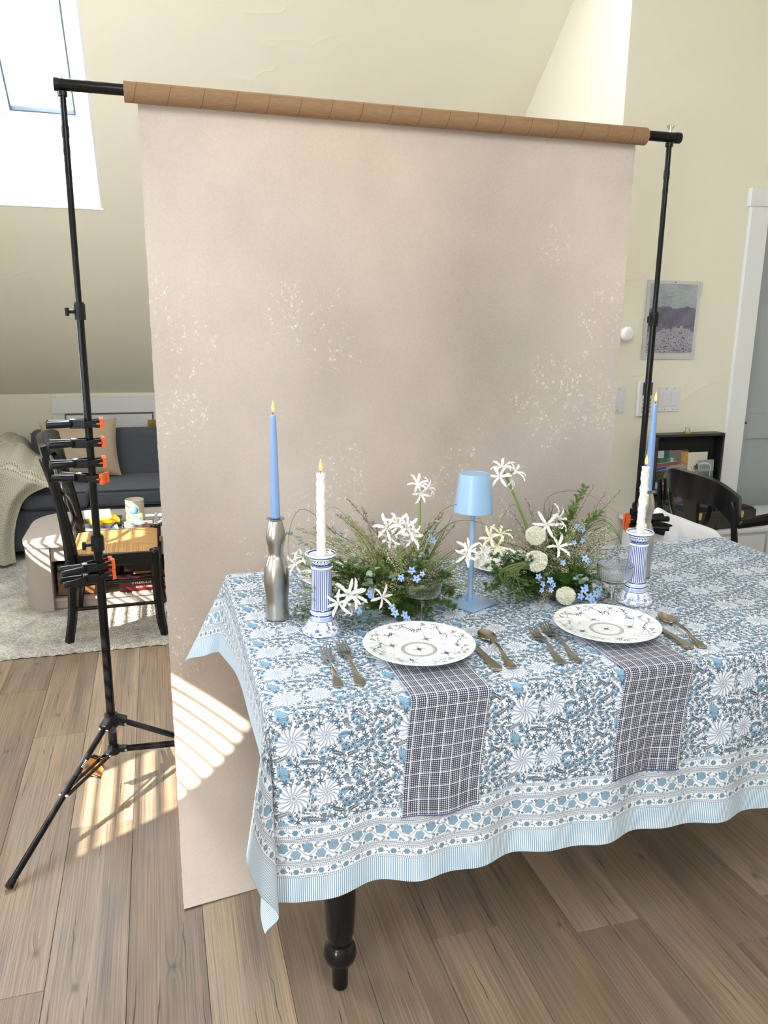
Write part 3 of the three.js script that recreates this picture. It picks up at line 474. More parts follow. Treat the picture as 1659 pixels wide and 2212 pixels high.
function fieldPrint(ground, strength) {
  const MM = 6, W = 250 * MM, H = 120 * MM, [c, x] = canvas(W, H, ground), save = seed; seed = 424242; x.lineCap = x.lineJoin = 'round'; x.globalAlpha = strength;
  const occ = [], free = (px, py, r) => occ.every(([a, b, q]) => { let dx = Math.abs(px - a), dy = Math.abs(py - b); dx = Math.min(dx, 250 - dx); dy = Math.min(dy, 120 - dy); return Math.hypot(dx, dy) > r + q; });
  const wrap = (px, py, r, f) => { for (const ox of [-250, 0, 250]) for (const oy of [-120, 0, 120]) { const a = px + ox, b = py + oy; if (a > -r && a < 250 + r && b > -r && b < 120 + r) f(a * MM, b * MM); } occ.push([px, py, r]); };
  const vine = (pts) => { const cv = new THREE.CatmullRomCurve3(pts.map((p) => V(p[0], p[1], 0))).getPoints(60); for (const ox of [-250, 0, 250]) for (const oy of [-120, 0, 120]) for (const [lw, col] of [[3.6, '#5a6676'], [2.3, '#d3dce8']]) { x.lineWidth = lw * MM; x.strokeStyle = col; x.beginPath(); cv.forEach((p, i) => (i ? x.lineTo((p.x + ox) * MM, (p.y + oy) * MM) : x.moveTo((p.x + ox) * MM, (p.y + oy) * MM))); x.stroke(); } for (const p of cv) if (rnd() < 0.5) occ.push([((p.x % 250) + 250) % 250, ((p.y % 120) + 120) % 120, 1.4]); };
  x.lineWidth = 0.6 * MM;
  const sprig = (px, py, an, n, l, col) => { for (const ox of [-250, 0, 250]) for (const oy of [-120, 0, 120]) { x.strokeStyle = INK.line; x.beginPath(); x.moveTo((px + ox) * MM, (py + oy) * MM); x.lineTo((px + ox + Math.cos(an) * n * l * 0.55) * MM, (py + oy + Math.sin(an) * n * l * 0.55) * MM); x.stroke(); for (let i = 0; i < n; i++) for (const s of [1, -1]) drawLeaf(x, (px + ox + Math.cos(an) * i * l * 0.55) * MM, (py + oy + Math.sin(an) * i * l * 0.55) * MM, l * MM, l * 0.34 * MM, an + s * 0.85, col); } for (let i = 0; i < n; i++) occ.push([(px + Math.cos(an) * i * l * 0.55 + 250) % 250, (py + Math.sin(an) * i * l * 0.55 + 120) % 120, l * 0.7]); };
  vine([[-10, 20], [20, 24], [55, 18], [72, 40], [70, 66], [78, 92], [70, 118], [86, 140]]); vine([[64, 14], [82, 40], [75, 70], [86, 96], [100, 102], [126, 98], [150, 112], [170, 100]]); vine([[4, 106], [30, 108], [56, 100], [70, 84], [74, 60]]);
  vine([[130, 8], [150, 22], [148, 44], [170, 62], [162, 84], [184, 98], [214, 92], [238, 104], [262, 100]]); vine([[196, 8], [188, 26], [204, 44], [196, 64], [212, 80], [236, 76], [256, 60]]); vine([[150, 44], [172, 36], [186, 22], [184, 2]]); vine([[204, 44], [224, 34], [240, 14], [262, 18]]); vine([[126, 98], [136, 84], [150, 78], [166, 84]]); vine([[212, 80], [206, 98], [216, 112], [210, 128]]); vine([[100, 18], [118, 26], [136, 22], [150, 22]]); vine([[224, 34], [236, 48], [232, 62], [236, 76]]);
  wrap(38, 66, 30, (a, b) => drawFan(x, a, b, 31 * MM)); wrap(106, 60, 24, (a, b) => drawFan(x, a, b, 25 * MM));
  x.lineWidth = 0.75 * MM;
  wrap(18, 8, 13, (a, b) => drawShell(x, a - 10 * MM, b + 8 * MM, 24 * MM, -0.45)); wrap(143, 62, 11, (a, b) => { drawLeaf(x, a - 13 * MM, b + 4 * MM, 28 * MM, 13 * MM, -0.2, '#7fabca'); for (let i = 0; i < 5; i++) drawLeaf(x, a + (-7 + i * 4) * MM, b + 2 * MM, 5 * MM, 2 * MM, -1.2, INK.pale); });
  for (const [px, py, l, an, f] of [[60, 112, 40, 0.12, '#6b7786'], [218, 70, 38, -0.5, '#6b7786'], [118, 98, 30, 0.35, '#535e6c'], [236, 34, 30, -2.5, '#535e6c'], [82, 20, 26, -0.9, INK.grey], [170, 12, 24, 0.8, INK.grey], [2, 104, 32, -0.35, INK.grey], [150, 108, 26, -0.2, '#535e6c'], [192, 104, 24, 0.5, INK.grey]]) wrap(px + Math.cos(an) * l * 0.5, py + Math.sin(an) * l * 0.5, l * 0.28, (a, b) => drawAcanthus(x, a - Math.cos(an) * l * 0.5 * MM, b - Math.sin(an) * l * 0.5 * MM, l * MM, an, f));
  for (const [px, py, an, n, l, col] of [[168, 60, -0.9, 4, 8, INK.pale], [196, 64, 0.2, 3, 8, '#8fa0b4'], [186, 96, -1.2, 4, 7, INK.pale], [150, 30, 2.4, 3, 8, '#8fa0b4'], [204, 30, -0.4, 4, 7, INK.pale], [214, 92, 0.7, 3, 8, '#8fa0b4'], [96, 104, 1.0, 3, 7, INK.pale], [72, 34, 2.6, 3, 7, '#8fa0b4']]) sprig(px, py, an, n, l, col);
  const kinds = [[7.5, 160, (a, b) => drawStar(x, a, b, 8.4 * MM, INK.teal, rnd() * 6)], [6, 220, (a, b) => { drawFlower(x, a, b, 6 * MM, 5, INK.blue, rnd() * 6); x.fillStyle = INK.dark; x.beginPath(); x.arc(a, b, 2 * MM, 0, 7); x.fill(); }], [5, 300, (a, b) => { x.fillStyle = '#84abc8'; x.strokeStyle = INK.line; x.beginPath(); x.arc(a, b, 4.8 * MM, 0, 7); x.fill(); x.stroke(); x.fillStyle = '#3d5872'; x.beginPath(); x.arc(a + MM, b + MM, 2.3 * MM, 0, 7); x.fill(); }],
    [4.4, 1200, (a, b) => drawLeaf(x, a - 4 * MM, b, 10 * MM, 3.9 * MM, rnd() * 6.3, rnd() < 0.5 ? INK.pale : rnd() < 0.5 ? '#9dacbd' : null)], [3.4, 3000, (a, b) => drawLeaf(x, a, b, 7 * MM, 3.2 * MM, rnd() * 6.3, rnd() < 0.28 ? '#566170' : rnd() < 0.5 ? INK.teal : rnd() < 0.5 ? '#b4c1cf' : null)], [2.2, 7000, (a, b) => drawLeaf(x, a, b, 5 * MM, 2.3 * MM, rnd() * 6.3, rnd() < 0.3 ? '#606b79' : rnd() < 0.5 ? INK.pale : null)], [1.4, 12000, (a, b) => { x.strokeStyle = '#6b7888'; x.beginPath(); const an = rnd() * 6.3; x.moveTo(a, b); x.quadraticCurveTo(a + Math.cos(an) * 2.4 * MM, b + Math.sin(an) * 2.4 * MM, a + Math.cos(an + 0.9) * 3.6 * MM, b + Math.sin(an + 0.9) * 3.6 * MM); x.stroke(); }]];
  for (const [r, tries, f] of kinds) for (let i = 0; i < tries; i++) { const px = rnd() * 250, py = rnd() * 120; if (free(px, py, r * 0.62)) { const s2 = seed; wrap(px, py, r * 0.92, (a, b) => { seed = s2; f(a, b); }); } }
  seed = save; return c;
}
function borderPrint(ground, strength) {          // 104 mm along the edge, 116 mm across, the outer side at the bottom
  const MM = 6, W = 104 * MM, H = 116 * MM, [c, x] = canvas(W, H, ground); x.lineCap = 'round'; x.globalAlpha = strength; const save = seed; seed = 99;
  const line = (y, w = 0.7) => { x.fillStyle = INK.line; x.fillRect(0, y * MM, W, w * MM); };
  const small = (y0) => {                          // a row of little flowers between two rows of checks, 30 mm
    line(y0 + 0.5); line(y0 + 29.3); x.fillStyle = INK.grey; for (let i = 0; i < 26; i++) for (const y of [y0 + 2.4, y0 + 25.4]) { x.fillRect((i * 4 + 0.5) * MM, y * MM, 2.6 * MM, 2.6 * MM); }
    line(y0 + 6); line(y0 + 24); for (let i = 0; i < 4; i++) { x.lineWidth = 0.5 * MM; drawFlower(x, (13 + i * 26) * MM, (y0 + 15 + (i % 2 ? 1 : -1)) * MM, 6.3 * MM, 6, i % 2 ? '#6f95b0' : '#7a9ab0', 0); for (const [dx, dy] of [[-13, -4], [-13, 4], [-9, 0], [-17, 0], [-10, 7], [-16, -7]]) drawLeaf(x, (13 + i * 26 + dx) * MM, (y0 + 15 + dy) * MM, 4.4 * MM, 1.7 * MM, rnd() * 6.3, rnd() < 0.3 ? INK.grey : null); }
  };
  const chain = (y0) => { line(y0); line(y0 + 8.4); x.strokeStyle = INK.line; x.lineWidth = 0.6 * MM; for (let i = 0; i < 26; i++) { x.beginPath(); x.arc((i * 4 + 2) * MM, (y0 + 4.5) * MM, 1.9 * MM, 0, 7); x.stroke(); x.beginPath(); x.moveTo(i * 4 * MM, (y0 + 2) * MM); x.lineTo((i * 4 + 4) * MM, (y0 + 7) * MM); x.stroke(); } };
  small(0); chain(30); small(86); chain(77);
  for (const ox of [-104, 0, 104]) {
    for (const [lw, col] of [[2.2, INK.line], [1.1, ground]]) { x.strokeStyle = col; x.lineWidth = lw * MM; x.beginPath(); for (let i = 0; i <= 104; i++) { const y = 58 + 9 * Math.sin(i / 52 * Math.PI * 2); i ? x.lineTo((ox + i) * MM, y * MM) : x.moveTo((ox + i) * MM, y * MM); } x.stroke(); }
    x.lineWidth = 0.6 * MM; for (let i = 0; i < 2; i++) {
      const b = ox + i * 52; drawFlower(x, (b + 13) * MM, 50 * MM, 11.5 * MM, 6, '#7c9fba', 0.3); drawFlower(x, (b + 39) * MM, 64 * MM, 10.5 * MM, 6, '#86a8c2', 0.9);
      for (const [dx, y, an] of [[26, 46, -0.6], [0, 70, 0.7], [22, 70, 2.2], [50, 46, 2.6]]) { drawLeaf(x, (b + dx) * MM, y * MM, 12 * MM, 4 * MM, an, '#b9c6d6'); drawLeaf(x, (b + dx) * MM, y * MM, 7 * MM, 3 * MM, an + 1.1, '#8e9aa8'); }
      drawFlower(x, (b + 28) * MM, 73 * MM, 3 * MM, 5, '#6f9dbb'); drawFlower(x, (b + 3) * MM, 43 * MM, 3 * MM, 5, '#6f9dbb'); x.strokeStyle = INK.line; for (const [dx, y] of [[20, 44], [46, 71]]) { x.beginPath(); x.arc((b + dx) * MM, y * MM, 2.6 * MM, 0, 5); x.stroke(); }
    }
  }
  seed = save; return c;
}
function hemPrint(ground, stripe) { const [c, x] = canvas(128, 8, ground); x.fillStyle = stripe; for (let i = 0; i < 4; i++) x.fillRect(i * 32, 0, 17, 8); return c; }
const weave = dtex(128, 128, (u, v, i, j) => { const h = 128 + 50 * Math.sin(i * Math.PI / 2) + 50 * Math.sin(j * Math.PI / 2) + 20 * (hash(i, j, 4) - 0.5); return [h, h, h]; }, 18, 18, false);
const clothMat = (c, ru, rv, more = {}) => { const t = ctex(c, ru, rv), b = weave.clone(); b.repeat.set(18 * 2, 18 * 2); b.needsUpdate = true; return M(0xffffff, 0.85, { map: t, ...more }); };
const LINEN = '#e6ecf5', BACKCLOTH = '#edf2f8';
const fieldC = fieldPrint(LINEN, 1), borderC = borderPrint(LINEN, 1);
const CM = { field: clothMat(fieldC, 1 / 0.25, 1 / 0.12), border: clothMat(borderC, 1 / 0.104, 1), hem: clothMat(hemPrint('#eef3f8', '#7fa9c6'), 1 / 0.0172, 1), fieldB: clothMat(fieldPrint(BACKCLOTH, 0.3), 4, 1 / 0.12), borderB: clothMat(borderPrint(BACKCLOTH, 0.3), 1 / 0.104, 1), hemB: clothMat(hemPrint('#eef3f8', '#9dc0d6'), 1 / 0.0172, 1) };
// draping ------------------------------------------------------
const DF = 0.415, DB = 0.23, DL = 0.25, DR = 0.25, RHO = 0.011, ARC = RHO * Math.PI / 2;
const track = (keys, t) => {                       // smooth interpolation of direction keys [t, x, y, z]
  let i = 0; while (i < keys.length - 2 && t > keys[i + 1][0]) i++;
  const a = keys[i], b = keys[i + 1], p = keys[Math.max(i - 1, 0)], n = keys[Math.min(i + 2, keys.length - 1)], k = clamp((t - a[0]) / (b[0] - a[0]), 0, 1), h = b[0] - a[0], out = [];
  for (let j = 1; j < 4; j++) { const ma = (b[j] - p[j]) / Math.max(b[0] - p[0], 1e-6) * h, mb = (n[j] - a[j]) / Math.max(n[0] - a[0], 1e-6) * h, k2 = k * k, k3 = k2 * k; out.push((2 * k3 - 3 * k2 + 1) * a[j] + (k3 - 2 * k2 + k) * ma + (-2 * k3 + 3 * k2) * b[j] + (k3 - k2) * mb); }
  return V(...out).normalize();
};
const NEAR = [[0, 0, -1, 0.03], [10, -0.035, -1, -0.05], [22, -0.06, -1, -0.05], [31, -0.045, -1, 0.03], [36, 0.012, -1, 0.11], [45, -0.10, -1, 0.22], [62, -0.2, -0.9, 0.36], [78, -0.2, -0.86, 0.32], [90, -0.08, -0.95, 0.12]];   // near left corner
const FAR = [[0, 0, -1, -0.04], [25, -0.16, -0.95, -0.22], [46, -0.40, -0.87, -0.2], [68, -0.27, -0.93, 0.02], [90, -0.12, -1, 0.05]];                     // far left corner
const EAR = (sx, sz) => [[0, 0, -1, 0.04 * sz], [45, 0.3 * sx, -0.9, 0.3 * sz], [90, 0.04 * sx, -1, 0]];
const LEFT = [[0, -0.08, -0.95, 0.12], [0.13, 0.055, -1, 0.02], [0.45, 0.06, -1, 0], [0.72, 0.03, -1, 0.02], [TW, -0.12, -1, 0.05]];
const fold = (x) => 0.010 * Math.sin(x * 19 + 0.6) + 0.007 * Math.sin(x * 41 + 2) + 0.012 * Math.exp(-Math.pow((x - 0.28) / 0.08, 2));
function hang(a, n, d) { return a < ARC ? V(n.x * RHO * Math.sin(a / RHO), -RHO * (1 - Math.cos(a / RHO)), n.z * RHO * Math.sin(a / RHO)) : V(n.x * RHO, -RHO, n.z * RHO).addScaledVector(d, a - ARC); }
function drape(p, q) {                              // p along x from the left edge, q from the front edge backwards
  const a = -q, b = -p, c = q - TW, e = p - TL, x = TX0 + clamp(p, 0, TL), z = TZF - clamp(q, 0, TW), base = V(x, TOP, z);
  const corner = (f, s, keys, sx, sz) => { const r = Math.hypot(f, s), th = Math.atan2(s, f); return base.add(hang(r, V(sx * Math.sin(th), 0, sz * Math.cos(th)), track(keys, th / D2R))); };
  if (a > 0 && b > 0) return corner(a, b, NEAR, -1, 1);
  if (c > 0 && b > 0) return corner(c, b, FAR, -1, -1);
  if (a > 0 && e > 0) return corner(a, e, EAR(1, 1), 1, 1);
  if (c > 0 && e > 0) return corner(c, e, EAR(1, -1), 1, -1);
  if (a > 0) { const k = sstep(a, 0.03, DF), P = base.add(hang(a, V(0, 0, 1), V(0, -1, 0.03).normalize())); P.z += fold(p) * k * sstep(p, 0, 0.06); P.y -= 0.012 * k * Math.exp(-Math.pow((p - 0.09) / 0.06, 2)); return P; }
  if (b > 0) return base.add(hang(b, V(-1, 0, 0), track(LEFT, q)));
  if (c > 0) return base.add(hang(c, V(0, 0, -1), V(0, -1, -0.04).normalize()));
  if (e > 0) return base.add(hang(e, V(1, 0, 0), V(0.04, -1, 0).normalize()));
  base.y += 0.0007 * Math.sin(p * 9 + 2 * Math.sin(q * 7)) * Math.sin(q * 11); return base;
}
{
  const t = thing('tablecloth', 'block printed blue and white floral tablecloth with striped hem over the table', 'tablecloth', [(TX0 + TX1) / 2, TOP, (TZF + TZB) / 2]);
  const O = t.position, HEM = 0.055, BOR = 0.116, B = HEM + BOR, PA = -DL, PB = TL + DR, QA = -DF, QB = TW + DB;
  const list = (a, b, step, crit) => { const s = new Set(seq(a, b, Math.ceil((b - a) / step)).map((v) => +v.toFixed(5))); for (const c of crit) for (const d of [0, -0.25, -0.5, -0.75, -1, 0.35, -1.4]) { const v = c.at + d * ARC * c.dir; if (v > a && v < b) s.add(+v.toFixed(5)); } return [...s].sort((m, n) => m - n); };
  const cp = [{ at: 0, dir: 1 }, { at: TL, dir: -1 }], cq = [{ at: 0, dir: 1 }, { at: TW, dir: -1 }];
  const dense = (a, b, step) => [...new Set([...list(a, b, step, []), ...seq(-0.26, 0.26, 90).filter((v) => v > a && v < b).map((v) => +v.toFixed(5))])].sort((m, n) => m - n);
  const P = (p, q) => drape(p, q).sub(O);
  const under = (g) => { const h = g.clone(), n = h.attributes.normal, r = h.attributes.position; for (let i = 0; i < r.count; i++) r.setXYZ(i, r.getX(i) - n.getX(i) * 0.0011, r.getY(i) - n.getY(i) * 0.0011, r.getZ(i) - n.getZ(i) * 0.0011); h.computeVertexNormals(); return h; };
  const both = (name, g, m, mb) => { const o = part(name, g, m, t); part('underside', under(g), mb, o); };
  const pl = [...new Set([...list(PA + B, PB - B, 0.014, cp), ...dense(PA + B, 0.2, 0.014)])].sort((m, n) => m - n), ql = list(QA + B, QB - B, 0.013, cq);
  both('floral_field', sheet(pl, ql, P, (p, q) => [p, q], false), CM.field, CM.fieldB);
  const strip = (t0, t1, map, len, m, mb, name, cv, su) => {
    const ts = seq(t0, t1, Math.ceil((t1 - t0) / 0.009)), ks = seq(0, 1, len);
    both(name, sheet(ks, ts, (k, d) => { const [p, q] = map(k, d); return P(p, q); }, (k, d) => { const [p, q] = map(k, d); return [su ? q : p, cv(d)]; }, false), m, mb);
  };
  const ease = (k) => k;
  for (const [t0, t1, name, m, mb, cv] of [[HEM, B, 'floral_border', CM.border, CM.borderB, (d) => (d - HEM) / BOR], [0, HEM, 'striped_hem', CM.hem, CM.hemB, (d) => d / HEM]]) {
    strip(t0, t1, (k, d) => [lerp(PA + d, PB - d, ease(k)), QA + d], 330, m, mb, name, cv, false);
    strip(t0, t1, (k, d) => [PA + d, lerp(QB - d, QA + d, ease(k))], 300, m, mb, name, cv, true);
    strip(t0, t1, (k, d) => [lerp(PB - d, PA + d, ease(k)), QB - d], 160, m, mb, name, cv, false);
    strip(t0, t1, (k, d) => [PB - d, lerp(QA + d, QB - d, ease(k))], 120, m, mb, name, cv, true);
  }
}

// ------------------------------------------------------------------ place settings
const CLOTH = TOP + 0.0012;
function bluePrintPlate() {
  const S2 = 1024, [c, x] = canvas(S2, S2, '#f5f6f5'), o = S2 / 2, R = S2 / 2, navy = '#2c3350'; x.strokeStyle = x.fillStyle = navy; x.lineCap = 'round'; const save = seed; seed = 31;
  const pol = (a, r) => [o + Math.cos(a) * r * R, o + Math.sin(a) * r * R];
  const leaf = (px, py, l, an) => { x.save(); x.translate(px, py); x.rotate(an); x.beginPath(); x.moveTo(0, 0); x.quadraticCurveTo(l / 2, -l * 0.3, l, 0); x.quadraticCurveTo(l / 2, l * 0.3, 0, 0); x.fill(); x.restore(); };
  const dotFlower = (px, py, r, blue = '#46568c') => { for (let i = 0; i < 8; i++) { x.fillStyle = i % 2 ? navy : blue; leaf(px, py, r * (i % 2 ? 0.7 : 1), i * Math.PI / 4); } x.fillStyle = navy; for (let i = 0; i < 4; i++) { x.beginPath(); x.arc(px + Math.cos(i * 1.571) * r * 1.15, py + Math.sin(i * 1.571) * r * 1.15, r * 0.13, 0, 7); x.fill(); } };
  x.lineWidth = 5; for (const r of [0.27, 0.293]) { x.beginPath(); x.arc(o, o, r * R, 0, 7); x.stroke(); }
  for (let i = 0; i < 72; i++) { const [a, b] = pol(i / 72 * 6.2832, 0.315); x.beginPath(); x.arc(a, b, 5, 0, 7); x.fill(); }
  dotFlower(o, o, 44, '#3f6c86');
  for (let i = 0; i < 8; i++) { const a = i / 8 * 6.2832 + 0.2, [px, py] = pol(a, 0.505); if (i % 2) dotFlower(px, py, 46); else { for (let k = -3; k <= 3; k++) { const [qx, qy] = pol(a + k * 0.035, 0.50 + 0.012 * Math.abs(k)); leaf(qx, qy, 15, a + k * 0.25); } } }
  for (let i = 0; i < 8; i++) {                    // winding stems with leaves on the rim
    const a0 = i / 8 * 6.2832 + 0.3; x.lineWidth = 3.6; x.beginPath(); const pts = seq(0, 1, 40).map((t) => pol(a0 + t * 0.72, 0.60 + 0.27 * t + 0.045 * Math.sin(t * 9))); pts.forEach((q, k) => (k ? x.lineTo(...q) : x.moveTo(...q))); x.stroke();
    for (let k = 8; k < 40; k += 2) { const an = rnd() * 6.28; leaf(...pts[k], rr(17, 28), an); leaf(...pts[k], rr(14, 24), an + 1.9); }
    const [gx, gy] = pol(a0 + 0.08, 0.84); for (let r = 0; r < 4; r++) for (let k = 0; k <= 3 - r; k++) { x.beginPath(); x.ellipse(gx + (k - (3 - r) / 2) * 15, gy + r * 12, 6.5, 5, 0, 0, 7); x.fill(); }
    x.beginPath(); const q2 = seq(0, 1, 24).map((t) => pol(a0 + 0.42 + t * 0.4, 0.90 - 0.17 * t + 0.02 * Math.sin(t * 8))); q2.forEach((q, k) => (k ? x.lineTo(...q) : x.moveTo(...q))); x.stroke(); for (let k = 3; k < 24; k += 4) leaf(...q2[k], 22, rnd() * 6.28);
  }
  seed = save; return ctex(c);
}
const plateMap = bluePrintPlate(), china = M(0xffffff, 0.12, { map: plateMap, clearcoat: 0.6, clearcoatRoughness: 0.05 }), chinaPlain = M('#f5f6f5', 0.12, { clearcoat: 0.6, clearcoatRoughness: 0.05 });
const plateY = (r) => 0.0055 + 0.0135 * sstep(r, 0.074, 0.096) + 0.0055 * sstep(r, 0.094, 0.1285);
const plateR = seq(0, 0.1285, 44);
const plateTop = sheet(seq(0, 1, 144), plateR, (u, r) => { const a = u * Math.PI * 2, sw = 0.00075 * Math.sin(28 * (a + r * 9)) * sstep(r, 0.08, 0.1) * (1 - sstep(r, 0.123, 0.1285)); return V(Math.cos(a) * r, plateY(r) + sw, Math.sin(a) * r); }, (u, r) => [0.5 + Math.cos(u * Math.PI * 2) * r / 0.257, 0.5 + Math.sin(u * Math.PI * 2) * r / 0.257], true);
const plateUnder = lathe([[0.1285, 0.0245], [0.1295, 0.0238], [0.1288, 0.0225], [0.1, 0.0165], [0.078, 0.0035], [0.074, 0], [0.070, 0], [0.068, 0.0025], [0, 0.0025]], 96, false);
function makePlate(label, pos, turn) { const t = thing('dinner_plate', label, 'plate', pos, turn, 'printed dinner plates'); part('dish', plateTop, china, t); part('rim_and_foot', plateUnder, chinaPlain, t); return t; }
const plate0 = makePlate('white plate with navy vine print between the first two forks and a knife', [0.548, CLOTH + 0.0058, -1.585], 0);
copyThing(plate0, [1.035, CLOTH + 0.0058, -1.585], 0.55, 'white plate with navy vine print in front of the right hand coupe glass');
copyThing(plate0, [0.50, CLOTH + 0.0003, -2.13], 1.1, 'white plate on the far side, half hidden by the left porcelain candlestick');
copyThing(plate0, [1.02, CLOTH + 0.0003, -2.14], 1.9, 'white plate on the far side, behind the blue lamp and flowers');
// napkins
{
  const W = 220, H = 280, [c, x] = canvas(W, H, '#e4e6ee'), n = 5, m = 6.36;
  for (let i = 0; i < 5; i++) { x.fillStyle = 'rgba(18,24,52,0.66)'; x.fillRect(i * 44 + 4, 0, 24, H); } for (let j = 0; j < 7; j++) { x.fillStyle = 'rgba(18,24,52,0.7)'; x.fillRect(0, j * 40 + 4, W, 22); }
  for (let i = 0; i < 5; i++) for (let j = 0; j < 7; j++) { x.fillStyle = 'rgba(14,15,36,0.8)'; x.fillRect(i * 44 + 4, j * 40 + 4, 24, 22); }
  x.fillStyle = '#eceef2'; x.fillRect(0, 0, 13, H); x.fillRect(0, 0, W, 11);
  const gm = M(0xffffff, 0.9, { map: ctex(c, 1 / 0.0225, 1 / 0.0285) }), pip = M('#4a5a8c', 0.8);
  const napkin = (label, x0, x1, sway, len) => {
    const t = thing('napkin', label, 'napkin', [(x0 + x1) / 2, TOP, TZF], 0, 'checked napkins hanging from the plates'), o = t.position;
    const f = (p, a) => {                           // a: distance past the table edge
      const xx = p + sway * sstep(a, -0.05, len) - TX0, P = drape(xx, -a), k = sstep(a, -0.03, 0.02), puff = 0.007 * Math.exp(-Math.pow((a - 0.004) / 0.035, 2)), wv = 0.004 * sstep(a, 0.05, len) * Math.sin((p - x0) / (x1 - x0) * 9 + x0 * 5);
      return P.add(V(0, 0.0052 * (1 - k) + puff * 0.8, 0.0062 * k + puff * 0.7 + wv + 0.002 * sstep(a, 0.1, len))).sub(o);
    };
    const us = seq(x0, x1, 26), vs = [...seq(-0.2, -0.03, 10), ...seq(-0.024, 0.03, 22), ...seq(0.04, len, 34)], end = (p) => len + 0.004 * Math.sin((p - x0) * 40 + x0 * 9);
    part('cloth', thick(sheet(us, vs, (p, a) => f(p, a > 0.04 ? 0.04 + (a - 0.04) * (end(p) - 0.04) / (len - 0.04) : a), (p, a) => [p, a], true), 0.0032), gm, t);
    part('piping', tube(seq(x0, x1, 20).map((p) => f(p, end(p)).add(V(0, -0.0015, -0.001))), 0.0019, 60, 8), pip, t);
  };
  napkin('navy and white checked napkin hanging from the plate nearest the cloth corner', 0.462, 0.634, -0.021, 0.262);
  napkin('navy and white checked napkin hanging from the plate near the right coupe glass', 0.957, 1.130, -0.022, 0.255);
}
// cutlery: shapes along y from the handle end, then laid down and bent
const pewter = M([0.44, 0.41, 0.37], 0.27, { metalness: 1 }), gilt = M([0.46, 0.40, 0.31], 0.25, { metalness: 1 });
const densify = (pts, step = 0.004) => { const o = []; pts.forEach((p, i) => { const q = pts[(i + 1) % pts.length], n = Math.max(1, Math.ceil(Math.hypot(q[0] - p[0], q[1] - p[1]) / step)); for (let k = 0; k < n; k++) o.push([lerp(p[0], q[0], k / n), lerp(p[1], q[1], k / n)]); }); return o; };
function lay(g, prof) { return jiggle(flat(g), (v) => { const l = v.y; v.set(v.x, prof(l) + v.z, -l); }); }
const mirror = (half) => [...half, ...half.slice().reverse().map(([a, b]) => [-a, b])];
const handleHalf = [[0.0, -0.0005], [0.0085, 0.0005], [0.0108, 0.004], [0.0105, 0.014], [0.0082, 0.032], [0.0052, 0.048], [0.0034, 0.062], [0.0029, 0.09], [0.0032, 0.118]];
function makeFork(label, L) {
  const t = thing('fork', label, 'fork', [0, 0, 0], 0, 'forks'), k = L / 0.205, prof = (l) => { const s = l / k; return 0.001 + 0.011 * sstep(s, 0.02, 0.10) - 0.0105 * sstep(s, 0.112, 0.155) + 0.0075 * sstep(s, 0.16, 0.205); };
  const K2 = (p) => p.map(([a, b]) => [a * (0.5 + 0.5 * k), b * k]);
  part('handle', lay(extrude(poly(densify(K2(mirror(handleHalf)))), 0.0016, 0.0007), prof), pewter, t);
  const head = [[0.0032, 0.116], [0.006, 0.124], [0.0125, 0.133], [0.0135, 0.145], [0.0130, 0.158]];
  part('head', lay(extrude(poly(densify(K2(mirror(head)))), 0.0012, 0.0006), prof), pewter, t);
  for (let i = 0; i < 4; i++) { const c = -0.0105 + i * 0.007; part('tine', lay(extrude(poly(densify(K2([[c - 0.0021, 0.156], [c + 0.0021, 0.156], [c + 0.0017, 0.19], [c + 0.0006, 0.205], [c - 0.0006, 0.205], [c - 0.0017, 0.19]]))), 0.0010, 0.0004), prof), pewter, t); }
  return t;
}
function makeSpoon(label) {
  const t = thing('spoon', label, 'spoon', [0, 0, 0], 0, 'spoons'), prof = (s) => 0.001 + 0.013 * sstep(s, 0.02, 0.10) - 0.006 * sstep(s, 0.125, 0.15);
  part('handle', lay(extrude(poly(densify(mirror([...handleHalf, [0.0036, 0.142]]))), 0.0017, 0.0008), prof), gilt, t);
  const bowl = sheet(seq(0, 1, 40), seq(0.02, 1, 12), (u, r) => { const a = u * Math.PI * 2, y = 0.174 + Math.cos(a) * r * 0.036, egg = 1 + 0.16 * Math.cos(a) * -1; return V(Math.sin(a) * r * 0.0215 * egg, 0.0012 + 0.0092 * Math.pow(r, 2.3), -y); }, undefined, true);
  part('bowl', thick(bowl, 0.0011), gilt, t); return t;
}
function makeKnife(label) {
  const t = thing('table_knife', label, 'knife', [0, 0, 0], 0, 'table knives');
  part('handle', lay(extrude(poly(densify(mirror([[0, 0], [0.0085, 0.0005], [0.0102, 0.004], [0.0098, 0.016], [0.0075, 0.042], [0.0062, 0.066], [0.0068, 0.085], [0.006, 0.09]]))), 0.0052, 0.0012), () => 0.0012), gilt, t);
  part('blade', lay(extrude(poly(densify([[-0.0055, 0.088], [0.0055, 0.088], [0.0098, 0.1], [0.0105, 0.14], [0.0095, 0.18], [0.0055, 0.208], [-0.001, 0.222], [-0.0055, 0.216], [-0.006, 0.15]])), 0.0012, 0.0005), () => 0.0025), pewter, t); return t;
}
const lay2 = (o, x, z, turn) => { o.position.set(x, CLOTH + 0.0008, z); o.rotation.y = turn; };
const fork0 = makeFork('smaller fork at the far left of the table, nearest the cloth corner', 0.2), fork1 = makeFork('longer fork just left of the first plate', 0.225);
lay2(fork0, 0.331, -1.463, -0.06); lay2(fork1, 0.378, -1.46, -0.03);
lay2(copyThing(fork0, [0, 0, 0], 0, 'smaller fork beside the first spoon, left of the right hand plate'), 0.838, -1.448, -0.13);
lay2(copyThing(fork1, [0, 0, 0], 0, 'longer fork touching the right hand plate on its left'), 0.878, -1.446, -0.12);
